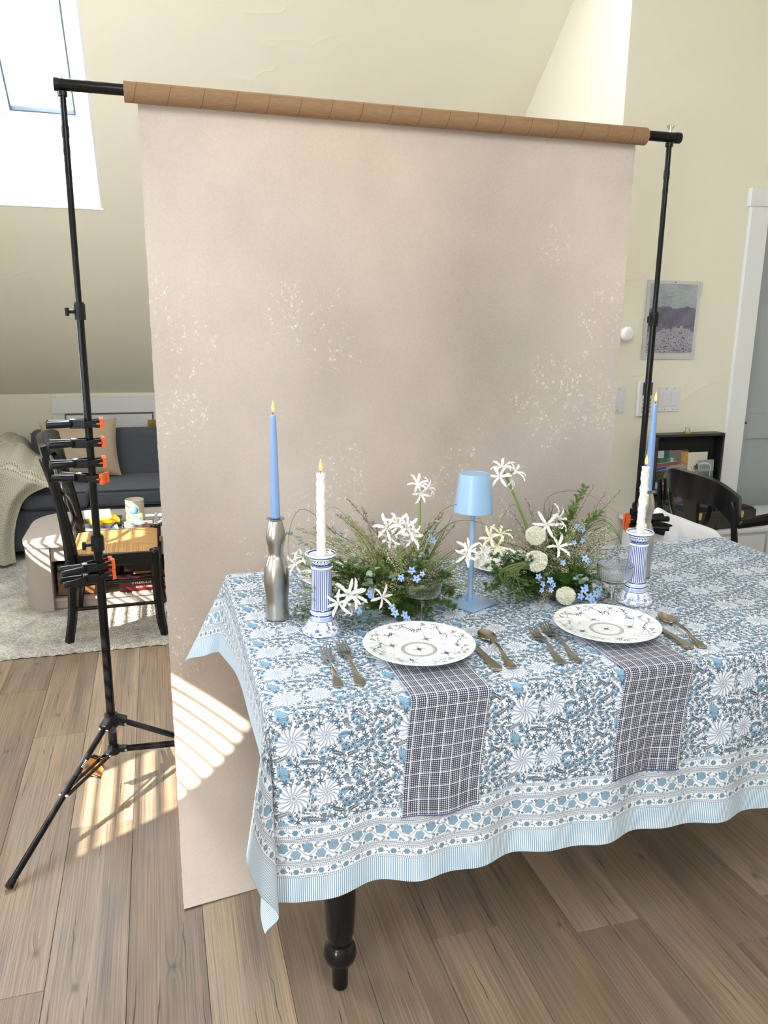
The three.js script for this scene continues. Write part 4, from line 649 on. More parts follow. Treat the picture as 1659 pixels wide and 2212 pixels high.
const spoon0 = makeSpoon('gold toned spoon right of the first plate, bowl facing the glass'), knife0 = makeKnife('table knife right of the first plate, blade dark with reflections');
lay2(spoon0, 0.722, -1.455, -0.07); lay2(knife0, 0.686, -1.452, 0.02);
lay2(copyThing(spoon0, [0, 0, 0], 0, 'gold toned spoon at the right end of the table'), 1.208, -1.442, -0.12);
lay2(copyThing(knife0, [0, 0, 0], 0, 'table knife tucked beside the right edge of the right hand plate'), 1.174, -1.446, -0.02);

// ------------------------------------------------------------------ candles, vases, lamp, glasses
const brushed = M([0.48, 0.46, 0.44], 0.3, { metalness: 1 });
{ const bm = dtex(64, 512, (u, v, i, j) => { const h = 128 + 90 * (hash(1, j, 9) - 0.5) + 50 * (vnoise(u, v, 4, 90, 3) - 0.5); return [h, h, h]; }, 1, 1, false); brushed.bumpMap = bm; brushed.bumpScale = 0.00006; }
const flameMat = new THREE.MeshStandardMaterial({ color: 0x000000, emissive: new THREE.Color(1, 0.62, 0.2), emissiveIntensity: 2.0 }), wickMat = M([0.02, 0.015, 0.01], 0.9);
function flame(t, y, s = 1) {
  part('wick', tube([[0, y - 0.004, 0], [0, y + 0.004, 0], [0.0008, y + 0.009, 0]], 0.0008, 8, 6), wickMat, t);
  part('flame', lathe([[0, y + 0.007], [0.0024 * s, y + 0.010], [0.0037 * s, y + 0.0155], [0.0031 * s, y + 0.022], [0.0013 * s, y + 0.030], [0, y + 0.036]], 14), flameMat, t);
  const l = new THREE.PointLight(new THREE.Color(1, 0.7, 0.36), 0.006, 0, 2); l.position.set(0, y + 0.018, 0); l.castShadow = true; t.add(l);
}
const vaseProf = [[0, 0], [0.0305, 0], [0.0312, 0.004], [0.0292, 0.03], [0.0278, 0.048], [0.0300, 0.07], [0.0328, 0.102], [0.0300, 0.135], [0.0225, 0.16], [0.0186, 0.172], [0.0205, 0.19], [0.0248, 0.212], [0.0232, 0.23], [0.0186, 0.250], [0.0160, 0.258], [0.0158, 0.2605], [0.0232, 0.2615], [0.0232, 0.2632], [0.012, 0.2632], [0.0115, 0.255], [0, 0.255]];
const waist = vaseProf.slice(2, 15), vaseCurve = [[0, 0], [0.0305, 0], ...new THREE.SplineCurve(waist.map((p) => new THREE.Vector2(...p))).getPoints(70).map((v) => [v.x, v.y])];
function makeVase(label, pos) {
  const t = thing('candle_vase', label, 'candle holder', pos, 0, 'wavy steel candle holders'); part('body', lathe(vaseCurve, 56, false), brushed, t); part('drip_rim', lathe(vaseProf.slice(14), 56, false), brushed, t); return t;
}
makeVase('tall wavy brushed steel candle holder at the left of the table', [0.268, CLOTH, -1.893]); makeVase('wavy steel candle holder mostly hidden behind the right white candle', [1.383, CLOTH, -1.964]);
const blueWax = M([0.20, 0.33, 0.61], 0.42, { sheen: 0.2 }), creamWax = M([0.86, 0.82, 0.72], 0.5);
for (const [x, z, label] of [[0.268, -1.893, 'tall blue taper candle burning in the left steel holder'], [1.383, -1.964, 'tall blue taper candle burning behind the white candle at right']]) {
  const t = thing('taper_candle', label, 'candle', [x, CLOTH + 0.2635, z], 0, 'blue taper candles');
  const g = jiggle(lathe([[0, 0], [0.0112, 0], [0.0119, 0.004], [0.0117, 0.03], [0.0105, 0.11], [0.0086, 0.2], [0.0066, 0.25], [0.0058, 0.256], [0.003, 0.2575], [0, 0.257]], 48, false), (v) => { const a = Math.atan2(v.z, v.x), k = 1 + 0.05 * Math.cos(a * 8) * (1 - sstep(v.y, 0, 0.02)); v.x *= k; v.z *= k; });
  part('wax', g, blueWax, t); flame(t, 0.257);
}
const glaze = { clearcoat: 0.8, clearcoatRoughness: 0.06 }, delft = ['#2a4588', '#3f62a8', '#6d8cc6'];
function glazeTex(w, h, draw) { const [c, x] = canvas(w, h, '#eff1f6'); const save = seed; seed = 55; draw(x, w, h); seed = save; return M(0xffffff, 0.16, { map: ctex(c), ...glaze }); }
const stickMats = {
  foot: glazeTex(1024, 256, (x, w, h) => {
    x.fillStyle = delft[0]; x.fillRect(0, h - 26, w, 14); x.fillRect(0, h - 54, w, 4); x.fillStyle = delft[2]; x.globalAlpha = 0.6; x.fillRect(0, h - 48, w, 18); x.globalAlpha = 1;
    for (let i = 0; i < 150; i++) { const a = rnd() * w, b = rr(16, h - 60), r = rr(5, 12); x.fillStyle = delft[Math.floor(rnd() * 3)]; if (rnd() < 0.35) for (let k = 0; k < 6; k++) { x.beginPath(); x.ellipse(a + Math.cos(k * 1.05) * r, b + Math.sin(k * 1.05) * r, r * 0.62, r * 0.4, k * 1.05, 0, 7); x.fill(); } else { x.beginPath(); x.ellipse(a, b, r, r * 0.4, rnd() * 6, 0, 7); x.fill(); } x.strokeStyle = delft[0]; x.lineWidth = 2.4; x.beginPath(); x.arc(a, b, r * 1.7, rnd() * 6, rnd() * 6); x.stroke(); }
    x.strokeStyle = delft[1]; x.lineWidth = 4; for (let i = 0; i < 4; i++) { const a = 120 + i * 256; x.beginPath(); x.ellipse(a, 130, 46, 24, 0.2, 0, 7); x.stroke(); x.beginPath(); x.moveTo(a - 46, 130); x.quadraticCurveTo(a, 90, a + 70, 118); x.stroke(); }
  }),
  column: glazeTex(1024, 128, (x, w, h) => { for (let i = 0; i < 30; i++) { const g = ['#3d5fa6', '#4a6cb0', '#36569c'][i % 3]; x.fillStyle = g; x.fillRect((i + 0.2) * w / 30, 0, w / 30 * 0.56, h); x.fillStyle = 'rgba(255,255,255,0.3)'; x.fillRect((i + 0.42) * w / 30, 0, w / 30 * 0.1, h); } }),
  ring: glazeTex(64, 64, (x, w, h) => { x.fillStyle = delft[0]; x.fillRect(0, 6, w, 16); x.fillStyle = delft[2]; x.fillRect(0, 44, w, 10); }),
  capital: glazeTex(1024, 160, (x, w, h) => { x.fillStyle = delft[0]; x.fillRect(0, 118, w, 42); x.fillRect(0, 0, w, 14); x.lineWidth = 5; for (let i = 0; i < 20; i++) { const a = (i + 0.5) * w / 20; x.fillStyle = delft[0]; x.beginPath(); x.arc(a, 118, 22, Math.PI, 0); x.fill(); x.strokeStyle = delft[0]; x.beginPath(); x.arc(a, 112, 34, Math.PI, 0); x.stroke(); x.fillStyle = delft[1]; x.beginPath(); x.ellipse(a + w / 40, 52, 9, 20, 0, 0, 7); x.fill(); x.beginPath(); x.arc(a, 42, 9, 0, 7); x.fill(); } }),
  dish: glazeTex(64, 128, (x, w, h) => { x.fillStyle = delft[0]; x.fillRect(0, 44, w, 7); x.fillRect(0, 60, w, 12); }),
};
function makeStick(label, pos) {
  const t = thing('candlestick', label, 'candlestick', pos, 0.4, 'blue and white porcelain candlesticks');
  part('foot', lathe([[0.0268, 0.052], [0.029, 0.045], [0.0325, 0.033], [0.0385, 0.021], [0.0455, 0.0145], [0.0485, 0.011], [0.049, 0.006], [0.0478, 0.001], [0.046, 0], [0, 0]], 64, false), stickMats.foot, t);
  part('ring', lathe([[0.0252, 0.0505], [0.0278, 0.052], [0.0284, 0.056], [0.0278, 0.060], [0.0256, 0.063]], 56), stickMats.ring, t);
  part('column', jiggle(lathe([[0.0256, 0.0625], [0.0256, 0.07], [0.0248, 0.11], [0.0238, 0.155], [0.0236, 0.162]], 120, false), (v) => { const a = Math.atan2(v.z, v.x), k = 1 + 0.016 * Math.cos(a * 30); v.x *= k; v.z *= k; }), stickMats.column, t);
  part('ring', lathe([[0.0234, 0.161], [0.0256, 0.1635], [0.0258, 0.167], [0.0238, 0.170], [0.0222, 0.1715]], 56), stickMats.ring, t);
  part('capital', lathe([[0.0222, 0.171], [0.0226, 0.1745], [0.0252, 0.180], [0.0290, 0.187], [0.0335, 0.1945]], 64, false), stickMats.capital, t);
  part('dish', lathe([[0.0335, 0.1945], [0.0362, 0.1965], [0.0370, 0.1995], [0.0358, 0.2015], [0.0335, 0.2012], [0.0275, 0.1955], [0.0160, 0.193], [0.0, 0.193]], 64), stickMats.dish, t);
  return t;
}
makeStick('blue and white porcelain candlestick with striped column at left', [0.360, CLOTH, -1.776]); makeStick('blue and white porcelain candlestick with striped column at right', [1.234, CLOTH, -1.768]).rotation.y = 2.2;
for (const [x, z, label, ph, h] of [[0.360, -1.776, 'lumpy cream candle burning in the left porcelain candlestick', 0, 0.2], [1.234, -1.768, 'lumpy cream candle burning in the right porcelain candlestick', 2, 0.182]]) {
  const t = thing('cream_candle', label, 'candle', [x, CLOTH + 0.1935, z], 0, 'cream candles');
  const pr = [[0, 0], ...seq(0, 1, 90).map((k) => [0.0108 - 0.0006 * k, k * h]), [0.0092, h + 0.0015], [0.004, h + 0.0008], [0, h]];
  part('wax', jiggle(lathe(pr, 40, false), (v) => { const a = Math.atan2(v.z, v.x), k = 1 + (v.y > 0.004 ? 0.05 * Math.sin(a * 2 + v.y * 190 + ph) + 0.04 * Math.sin(a * 3 - v.y * 330 + ph) + 0.22 * (vnoise(a / 6.2832 + 0.5, v.y / 0.25, 6, 30, 5 + ph) - 0.5) : 0); v.x *= k; v.z *= k; }), creamWax, t); flame(t, h, 1.1);
}
// coupes with ribbed bowls
const crystal = new THREE.MeshPhysicalMaterial({ color: 0xffffff, roughness: 0.02, transmission: 1, thickness: 0.01, ior: 1.28 });
function makeCoupe(label, pos) {
  const t = thing('coupe_glass', label, 'glass', pos, 0, 'ribbed coupe glasses');
  const out = [[0, 0], [0.034, 0], [0.0345, 0.0015], [0.02, 0.0035], [0.007, 0.007], [0.0042, 0.016], [0.0038, 0.045], [0.0046, 0.067], [0.009, 0.0735], [0.026, 0.078], [0.0415, 0.0865], [0.0455, 0.094], [0.0465, 0.114], [0.0472, 0.1275], [0.0464, 0.1284], [0.0456, 0.1275], [0.0448, 0.112], [0.0436, 0.0955], [0.0395, 0.0885], [0.025, 0.0808], [0.008, 0.0772], [0, 0.0768]];
  const pts = []; out.forEach((p, i) => { pts.push(p); const q = out[i + 1]; if (q && p[1] > 0.08 && q[1] > 0.08) for (let k = 1; k < 4; k++) pts.push([lerp(p[0], q[0], k / 4), lerp(p[1], q[1], k / 4)]); });
  let n = 0; const g = lathe(pts, 168, false), half = pts.findIndex((p) => p[1] > 0.1283), rows = pts.length;
  part('goblet', jiggle(g, (v, i) => { const row = i % rows; if (row < half && v.y > 0.0775 && v.y < 0.121) { const a = Math.atan2(v.z, v.x), k = 1 + 0.026 * (Math.abs(Math.cos(a * 21)) - 0.6) * sstep(v.y, 0.0775, 0.084) * (1 - sstep(v.y, 0.113, 0.121)); v.x *= k; v.z *= k; } }), crystal, t); return t;
}
makeCoupe('ribbed clear coupe glass in front of the left flowers', [0.607, CLOTH, -1.735]); makeCoupe('ribbed clear coupe glass beside the right porcelain candlestick', [1.138, CLOTH, -1.726]);
// lamp
{
  const t = thing('table_lamp', 'pale blue cordless metal table lamp with tapered shade and square base', 'lamp', [0.788, CLOTH, -1.866]), enamel = M([0.28, 0.44, 0.67], 0.36, { clearcoat: 0.3, clearcoatRoughness: 0.3 });
  part('base', box(0.108, 0.008, 0.108, 0, 0.004, 0, 0.003).rotateY(0.5), enamel, t);
  part('stem', merge([rod([0, 0.007, 0], [0, 0.27, 0], 0.0072, 24), rod([0, 0.007, 0], [0, 0.012, 0], 0.0105, 24)]), enamel, t);
  part('diffuser', lathe([[0, 0.268], [0.03, 0.268], [0.03, 0.285], [0, 0.285]], 32, false), M([0.8, 0.8, 0.78], 0.5), t);
  part('shade', lathe([[0.0508, 0.258], [0.0518, 0.258], [0.0522, 0.2605], [0.0396, 0.3595], [0.0388, 0.3605], [0.0376, 0.3595], [0.0374, 0.3585], [0, 0.3585], [0, 0.3565], [0.0382, 0.3565], [0.0504, 0.2605], [0.0508, 0.258]], 64, false), enamel, t);
}

// ------------------------------------------------------------------ flower arrangements
class Tris {                                          // loose triangles for the finest greenery
  constructor() { this.p = []; }
  tri(a, b, c) { this.p.push(a.x, a.y, a.z, b.x, b.y, b.z, c.x, c.y, c.z); }
  stalk(a, b, r) { const d = b.clone().sub(a), s = V(d.z, 0, -d.x); if (s.lengthSq() < 1e-10) s.set(1, 0, 0); s.normalize(); const q = d.clone().cross(s).normalize(), k = [0, 1, 2].map((i) => s.clone().multiplyScalar(Math.cos(i * 2.094) * r).addScaledVector(q, Math.sin(i * 2.094) * r)); for (let i = 0; i < 3; i++) { const j = (i + 1) % 3, A = a.clone().add(k[i]), B = a.clone().add(k[j]), C = b.clone().addScaledVector(k[i], 0.6), D = b.clone().addScaledVector(k[j], 0.6); this.tri(A, B, D); this.tri(A, D, C); } }
  needle(a, d, len, w) { const b = a.clone().addScaledVector(d, len), s = V(d.z, 0.3, -d.x).normalize().multiplyScalar(w); const m = a.clone().lerp(b, 0.45); this.tri(a, m.clone().add(s), b); this.tri(a, b, m.clone().sub(s)); }
  bead(c, r) { const P = [V(r, 0, 0), V(-r, 0, 0), V(0, r, 0), V(0, -r, 0), V(0, 0, r), V(0, 0, -r)].map((v) => v.add(c)); for (const [i, j, k] of [[0, 2, 4], [2, 1, 4], [1, 3, 4], [3, 0, 4], [2, 0, 5], [1, 2, 5], [3, 1, 5], [0, 3, 5]]) this.tri(P[i], P[j], P[k]); }
  geo() { const g = new THREE.BufferGeometry(); g.setAttribute('position', new THREE.Float32BufferAttribute(this.p, 3)); g.setAttribute('uv', new THREE.Float32BufferAttribute(new Float32Array(this.p.length / 3 * 2), 2)); g.computeVertexNormals(); return g; }
}
const FL = { fern: M([0.13, 0.23, 0.035], 0.6), deep: M([0.05, 0.125, 0.02], 0.6), grass: M([0.13, 0.18, 0.05], 0.5), strap: M([0.075, 0.12, 0.035], 0.45), euc: M([0.27, 0.36, 0.29], 0.62), stem: M([0.20, 0.30, 0.07], 0.5), twig: M([0.17, 0.17, 0.07], 0.7), olive: M([0.27, 0.30, 0.09], 0.7), cream: M([0.72, 0.69, 0.55], 0.7), brown: M([0.14, 0.10, 0.065], 0.8), nerine: M([0.88, 0.88, 0.86], 0.55, { sheen: 0.3 }), nerineCream: M([0.86, 0.80, 0.56], 0.55), nerinePink: M([0.72, 0.64, 0.66], 0.6), anther: M([0.62, 0.6, 0.42], 0.7), blue: M([0.33, 0.48, 0.80], 0.55), blueC: M([0.07, 0.14, 0.4], 0.6), scab: M([0.92, 0.90, 0.76], 0.7), scabC: M([0.72, 0.74, 0.42], 0.7), moss: M([0.10, 0.085, 0.03], 0.95), kale: M([0.16, 0.24, 0.235], 0.65), bowl: M([0.1, 0.09, 0.075], 0.8) };
const petalGeo = [0, 1, 2].map((k) => sheet(seq(-1, 1, 4), seq(0, 1, 14), (u, t) => { const w = 0.0029 * Math.pow(Math.sin(Math.PI * (0.06 + 0.9 * t)), 0.5) * (1 + 0.12 * Math.sin(t * 26 + k)), back = 1.1 * t * t, wav = 0.0011 * Math.sin(t * 22 + u * 2 + k * 2) * t; return V(u * w, 0.030 * Math.sin(t * (1.25 + 0.2 * k)) * 0.62 - 0.012 * back + wav + 0.0008 * (1 - u * u), 0.031 * t * (1 - 0.10 * t)); }));
function floret(t, P, dir, s, mat) {                  // six recurved petals and stamens; each petal its own mesh
  const q = new THREE.Quaternion().setFromUnitVectors(V(0, 1, 0), dir.clone().normalize()), st = new Tris();
  const o = part('nerine_flower', new THREE.SphereGeometry(0.0032 * s, 8, 6).applyQuaternion(q), FL.anther, t); o.position.copy(P);
  const spin = rnd() * 6.28;
  for (let i = 0; i < 6; i++) { const m = part('petal', petalGeo[i % 3], mat, o); m.quaternion.copy(q).multiply(new THREE.Quaternion().setFromAxisAngle(V(0, 1, 0), spin + i * Math.PI / 3 + rr(-0.16, 0.16))).multiply(new THREE.Quaternion().setFromAxisAngle(V(1, 0, 0), rr(-0.15, 0.2))); m.scale.setScalar(1.32 * s * rr(0.92, 1.12)); }
  for (let i = 0; i < 7; i++) { const d = V(rr(-0.6, 0.6), 1, rr(-0.6, 0.6)).applyQuaternion(q).normalize(), e = d.clone().multiplyScalar(0.032 * s); st.stalk(V(0, 0, 0), e, 0.00035); st.bead(e, 0.0009); }
  part('stamens', st.geo(), FL.anther, o).userData.kind = 'stuff';
}
function nerine(t, base, head, n, s, mat, look = V(0, 0.3, 1), spread = 0.016, noStem = false) {
  const mid = base.clone().lerp(head, 0.55).add(V(rr(-0.01, 0.01), 0.01, rr(-0.01, 0.01)));
  if (!noStem) part('stem', tube([base, mid, head], [0.0042, 0.0038, 0.0034], 20, 8), FL.stem, t);
  for (let i = 0; i < n; i++) { const a = (i / n) * 6.28 + rnd(), off = n > 1 ? V(Math.cos(a) * spread * rr(0.8, 1.25), Math.sin(a) * spread * 0.75 + 0.006, rr(-0.3, 0.9) * spread) : V(0, 0, 0), P = head.clone().add(off); if (n > 1) part('pedicel', tube([head, head.clone().lerp(P, 0.6).add(V(0, 0.003, 0)), P], 0.0013, 8, 6), FL.stem, t); floret(t, P, look.clone().addScaledVector(off.clone().normalize(), 0.9), s, mat); }
}
const leafDisc = sheet(seq(-1, 1, 4), seq(0, 1, 8), (u, t) => V(u * 0.0075 * Math.pow(Math.sin(Math.PI * (0.06 + 0.9 * t)), 0.6), 0.0022 * u * u - 0.002 * t * t, 0.0165 * t));
function eucalyptus(t, pts, n, s) {
  const c = new THREE.CatmullRomCurve3(pts), o = part('eucalyptus_sprig', tube(pts, [0.0012, 0.0009, 0.0006], 16, 5), FL.olive, t);
  for (let i = 0; i < n; i++) { const k = Math.min(1, 0.2 + 0.8 * i / (n - 1)), p = c.getPointAt(k), m = part('leaf', leafDisc, FL.euc, o); m.position.copy(p); m.rotation.set(rr(-0.9, 0.5), rnd() * 6.28, rr(-0.7, 0.7)); m.scale.setScalar(s * rr(0.75, 1.15) * (1.1 - 0.45 * k)); }
}
const tweediaGeo = merge([0, 1, 2, 3, 4].map((i) => sheet(seq(-1, 1, 3), seq(0, 1, 5), (u, k) => V(u * 0.0030 * Math.pow(Math.sin(Math.PI * (0.1 + 0.84 * k)), 0.8), 0.0022 * Math.sin(k * 2.6), 0.0102 * k)).rotateY(i * 1.2566)));
function tweedia(t, P, s, look) { const o = part('tweedia_flower', tweediaGeo, FL.blue, t); o.position.copy(P); o.quaternion.setFromUnitVectors(V(0, 1, 0), look.normalize()); o.scale.setScalar(s); part('crown', new THREE.SphereGeometry(0.0017, 8, 6).translate(0, 0.001, 0), FL.blueC, o); }
function scabiosa(t, base, P, r) {
  part('stem', tube([base, base.clone().lerp(P, 0.5).add(V(0.004, 0.004, 0)), P], 0.0016, 14, 6), FL.stem, t);
  const o = part('scabiosa_flower', new THREE.SphereGeometry(r * 0.72, 20, 14), FL.scabC, t), a = new Tris(); o.position.copy(P);
  for (let i = 0; i < 520; i++) { const y = 1 - 2 * (i + 0.5) / 520, q = i * 2.39996, d = V(Math.cos(q) * Math.sqrt(1 - y * y), y, Math.sin(q) * Math.sqrt(1 - y * y)), c = d.clone().multiplyScalar(r * (d.y > 0.62 ? 0.74 : 0.84)), s = d.clone().cross(V(0, 1, 0.01)).normalize(), u = d.clone().cross(s), w = r * (d.y > 0.8 ? 0.06 : 0.15) * rr(0.7, 1.3); for (let k = 0; k < 4; k++) { const an = k * 1.57 + i, e = c.clone().addScaledVector(s, Math.cos(an) * w).addScaledVector(u, Math.sin(an) * w).addScaledVector(d, r * rr(0.1, 0.36)); const e2 = c.clone().addScaledVector(s, Math.cos(an + 1.3) * w).addScaledVector(u, Math.sin(an + 1.3) * w).addScaledVector(d, r * rr(0.1, 0.36)); a.tri(c, e, e2); } }
  part('florets', a.geo(), FL.scab, o).userData.kind = 'stuff';
}
const bow = (a, b, h) => [a, a.clone().lerp(b, 0.5).add(V(0, h, 0)), b];
function plume(T, pts, n, len) {                       // feathery asparagus fern
  const c = new THREE.CatmullRomCurve3(pts), N = 26; let prev = c.getPointAt(0); for (let i = 1; i <= N; i++) { const p = c.getPointAt(i / N); T.stalk(prev, p, 0.0007); prev = p; }
  for (let i = 0; i < n; i++) { const k = 0.1 + 0.9 * i / n, p = c.getPointAt(k), tan = c.getTangentAt(k), a = i * 2.4, side = V(Math.cos(a), rr(-0.2, 0.5), Math.sin(a)).addScaledVector(tan, 0.7).normalize(), L = len * (1.15 - 0.8 * k) * rr(0.7, 1.15), e = p.clone().addScaledVector(side, L); T.stalk(p, e, 0.0003); for (let j = 0; j < 13; j++) { const q = p.clone().lerp(e, 0.15 + 0.85 * j / 12); for (let m = 0; m < 3; m++) T.needle(q, V(rr(-1, 1), rr(-0.5, 1), rr(-1, 1)).addScaledVector(side, 0.8).normalize(), rr(0.007, 0.013), 0.00085); } }
}
function spray(T, B, pts, n, len, bead, tip = 1) {      // twiggy filler with tiny blossoms
  const c = new THREE.CatmullRomCurve3(pts), N = 16; let prev = c.getPointAt(0); for (let i = 1; i <= N; i++) { const p = c.getPointAt(i / N); T.stalk(prev, p, 0.0009); prev = p; }
  for (let i = 0; i < n; i++) { const k = 0.32 + 0.68 * i / n, p = c.getPointAt(k), tan = c.getTangentAt(k), a = i * 2.4 + rnd(), d = V(Math.cos(a), rr(0, 0.6), Math.sin(a)).addScaledVector(tan, 1.1).normalize(), L = len * rr(0.5, 1.1) * (1.2 - 0.6 * k), e = p.clone().addScaledVector(d, L); T.stalk(p, e, 0.0005); for (let j = 0; j < 7; j++) { const q = p.clone().lerp(e, 0.35 + 0.65 * j / 6), f = q.clone().add(V(rr(-1, 1), rr(-0.3, 1), rr(-1, 1)).multiplyScalar(0.0055)); T.stalk(q, f, 0.00028); B.bead(f, bead * rr(0.55, 1.1)); } }
}
function blade(t, pts, w, m = FL.grass, n = 26) {
  const c = new THREE.CatmullRomCurve3(pts); const g = sheet([-1, 0, 1], seq(0, 1, n), (u, k) => { const p = c.getPointAt(k), tan = c.getTangentAt(k), s = tan.clone().cross(V(0.3, 0.2, 1)).normalize(); return p.addScaledVector(s, u * w * (0.35 + 0.65 * Math.sin(Math.PI * Math.min(1, 0.2 + 0.8 * (1 - k)) * 0.5)) * (1 - 0.85 * k * k)).add(V(0, u * u * w * 0.3, 0)); });
  part('grass_blade', g, m, t);
}
function arrangement(label, O, half, make) {
  const t = thing('flower_arrangement', label, 'flowers', O.toArray(), 0, 'flower arrangements on the table'), L = (px, py, z) => { const q = at(px, py, z).sub(O); q.y = Math.max(q.y, 0.012); return q; }, T = { fern: new Tris(), deep: new Tris(), twig: new Tris(), olive: new Tris(), cream: new Tris(), tan: new Tris(), brown: new Tris() };
  part('bowl', lathe([[0, 0], [0.04, 0], [0.052, 0.01], [0.058, 0.026], [0.056, 0.028], [0.048, 0.014], [0, 0.01]], 40, false), FL.bowl, t);
  part('moss', jiggle(new THREE.SphereGeometry(0.058, 40, 20), (v) => { const k = 1 + 0.16 * Math.sin(v.x * 120 + v.z * 90) * Math.sin(v.y * 110 + v.z * 70); v.multiplyScalar(k); v.y = Math.max(v.y * 0.6, -0.012) + 0.024; v.x *= 1.15; }), FL.moss, t);
  const dome = (k = 1) => { const a = rnd() * 6.28, r = Math.sqrt(rnd()); return V(Math.cos(a) * r * half[0] * k, half[1] * (0.25 + 0.85 * Math.sqrt(Math.max(0, 1 - r * r * 0.9))) * rr(0.6, 1), Math.sin(a) * r * half[2] * k); };
  const root = () => V(rr(-0.05, 0.05), rr(0.025, 0.06), rr(-0.04, 0.05));
  make(t, L, T, dome, root);
  for (const [k, m] of [['fern', 'fern'], ['deep', 'deep'], ['twig', 'twig'], ['olive', 'olive'], ['cream', 'cream'], ['tan', 'olive'], ['brown', 'brown']]) if (T[k].p.length) part({ fern: 'asparagus_fern', deep: 'fern_tufts', twig: 'filler_twigs', olive: 'filler_stems', cream: 'tiny_white_blossoms', tan: 'seed_heads', brown: 'dry_buds' }[k], T[k].geo(), FL[m], t).userData.kind = 'stuff';
}
const Z1 = -1.86, Z2 = -1.88;
arrangement('left flower arrangement of white nerines, blue tweedia and grasses', V(0.575, CLOTH, Z1), [0.2, 0.17, 0.1], (t, L, T, dome, root) => {
  for (let i = 0; i < 44; i++) { const e = dome(1.0); spray(T.twig, T.cream, bow(root(), e, 0.03), 14, 0.032, 0.00135); }
  for (let i = 0; i < 46; i++) { const e = dome(1.05); spray(T.olive, T.tan, bow(root(), e, 0.03), 16, 0.034, 0.0014); }
  for (let i = 0; i < 12; i++) spray(T.brown, T.brown, bow(root(), dome(0.8), 0.02), 12, 0.026, 0.0011);
  for (let i = 0; i < 90; i++) { const px = rr(632, 1000), lo = 1105 + Math.pow(Math.abs(px - 790) / 190, 2) * 60, py = rr(lo, 1335), z = rr(-1.96, -1.765), e = L(px, py, z), k = rnd(); spray(k < 0.55 ? T.olive : T.twig, k < 0.55 ? T.tan : T.cream, bow(root(), e, 0.02), 13, 0.03, 0.0016); }
  for (let i = 0; i < 60; i++) { const px = rr(640, 1000), e = L(px, rr(1190, 1345), rr(-1.83, -1.75)); plume(rnd() < 0.6 ? T.deep : T.fern, bow(root(), e, 0.015), 13, 0.024); }
  for (let i = 0; i < 9; i++) { const a = L(rr(640, 980), rr(1130, 1270), rr(-1.86, -1.77)); eucalyptus(t, [root(), root().lerp(a, 0.6).add(V(0, 0.015, 0)), a], 11, rr(0.85, 1.2)); }
  for (const [a, b, z] of [[752, 1078, -1.86], [785, 1098, -1.87], [728, 1112, -1.9], [810, 1132, -1.85], [985, 1130, -1.88], [700, 1135, -1.84], [960, 1108, -1.9]]) spray(T.brown, T.brown, bow(root(), L(a, b, z), 0.03), 18, 0.022, 0.0012);
  for (const [a, b, z] of [[740, 1118, -1.82], [770, 1135, -1.8], [715, 1165, -1.8], [640, 1142, -1.86]]) spray(T.olive, T.tan, bow(root(), L(a, b, z), 0.03), 20, 0.02, 0.0015);
  for (const [a, b, z] of [[612, 1325, -1.80], [632, 1335, -1.79], [655, 1318, -1.82], [648, 1338, -1.77], [872, 1345, -1.73], [930, 1352, -1.725], [900, 1330, -1.74], [960, 1300, -1.78], [990, 1312, -1.78], [760, 1350, -1.74], [1000, 1290, -1.8], [770, 1290, -1.76]]) plume(T.deep, [root(), root().lerp(L(a, b, z), 0.6).add(V(0, 0.012, 0)), L(a, b, z)], 18, 0.026);
  for (let i = 0; i < 40; i++) plume(rnd() < 0.5 ? T.fern : T.deep, bow(root(), dome(0.95).multiply(V(1, 0.6, 1)), 0.02), 14, 0.022);
  for (let i = 0; i < 20; i++) { const e = dome(1.12).add(V(rr(-0.03, 0.03), 0.01, 0)); blade(t, [root(), root().lerp(e, 0.4).add(V(0, 0.05, 0)), e], rr(0.0012, 0.0024), rnd() < 0.5 ? FL.grass : FL.strap); }
  for (let i = 0; i < 13; i++) { const p = L(rr(925, 985), rr(1108, 1150), -1.87); blade(t, [V(0.03 + rr(-0.02, 0.02), 0.03, 0.01), root().lerp(p, 0.55), p], rr(0.003, 0.0045), i % 2 ? FL.strap : FL.grass); }
  for (const q of [[[-0.02, 0.05, 0], [650, 1100, -1.85], [622, 1180, -1.82], [655, 1290, -1.78]], [[0, 0.05, 0], [720, 1095, -1.86], [690, 1130, -1.88], [700, 1180, -1.86]], [[0.03, 0.05, 0], [960, 1100, -1.86], [1040, 1098, -1.86], [1090, 1140, -1.84]], [[0.02, 0.05, 0], [975, 1130, -1.84], [1060, 1140, -1.82], [1105, 1215, -1.8]], [[0.03, 0.05, 0.02], [985, 1190, -1.80], [1012, 1250, -1.78], [985, 1300, -1.77]], [[0.03, 0.05, 0.02], [1000, 1185, -1.8], [1030, 1210, -1.78], [1025, 1290, -1.77]]]) blade(t, q.map((p, i) => (i ? L(...p) : V(...p))), 0.0011, FL.strap, 40);
  eucalyptus(t, [V(-0.04, 0.05, 0), L(690, 1195, -1.84), L(622, 1150, -1.85)], 22, 1.45); eucalyptus(t, [V(-0.02, 0.05, 0.02), L(760, 1200, -1.79), L(722, 1160, -1.79)], 18, 1.5); eucalyptus(t, [V(0, 0.04, 0.05), L(790, 1255, -1.765), L(812, 1230, -1.755)], 13, 1.5); eucalyptus(t, [V(0.03, 0.05, 0), L(925, 1170, -1.80), L(938, 1125, -1.81)], 15, 1.35); eucalyptus(t, [V(0.02, 0.05, 0.03), L(850, 1250, -1.78), L(900, 1225, -1.79)], 8, 1.0); eucalyptus(t, [V(0.05, 0.04, 0.03), L(960, 1260, -1.79), L(1000, 1275, -1.78)], 9, 1.1);
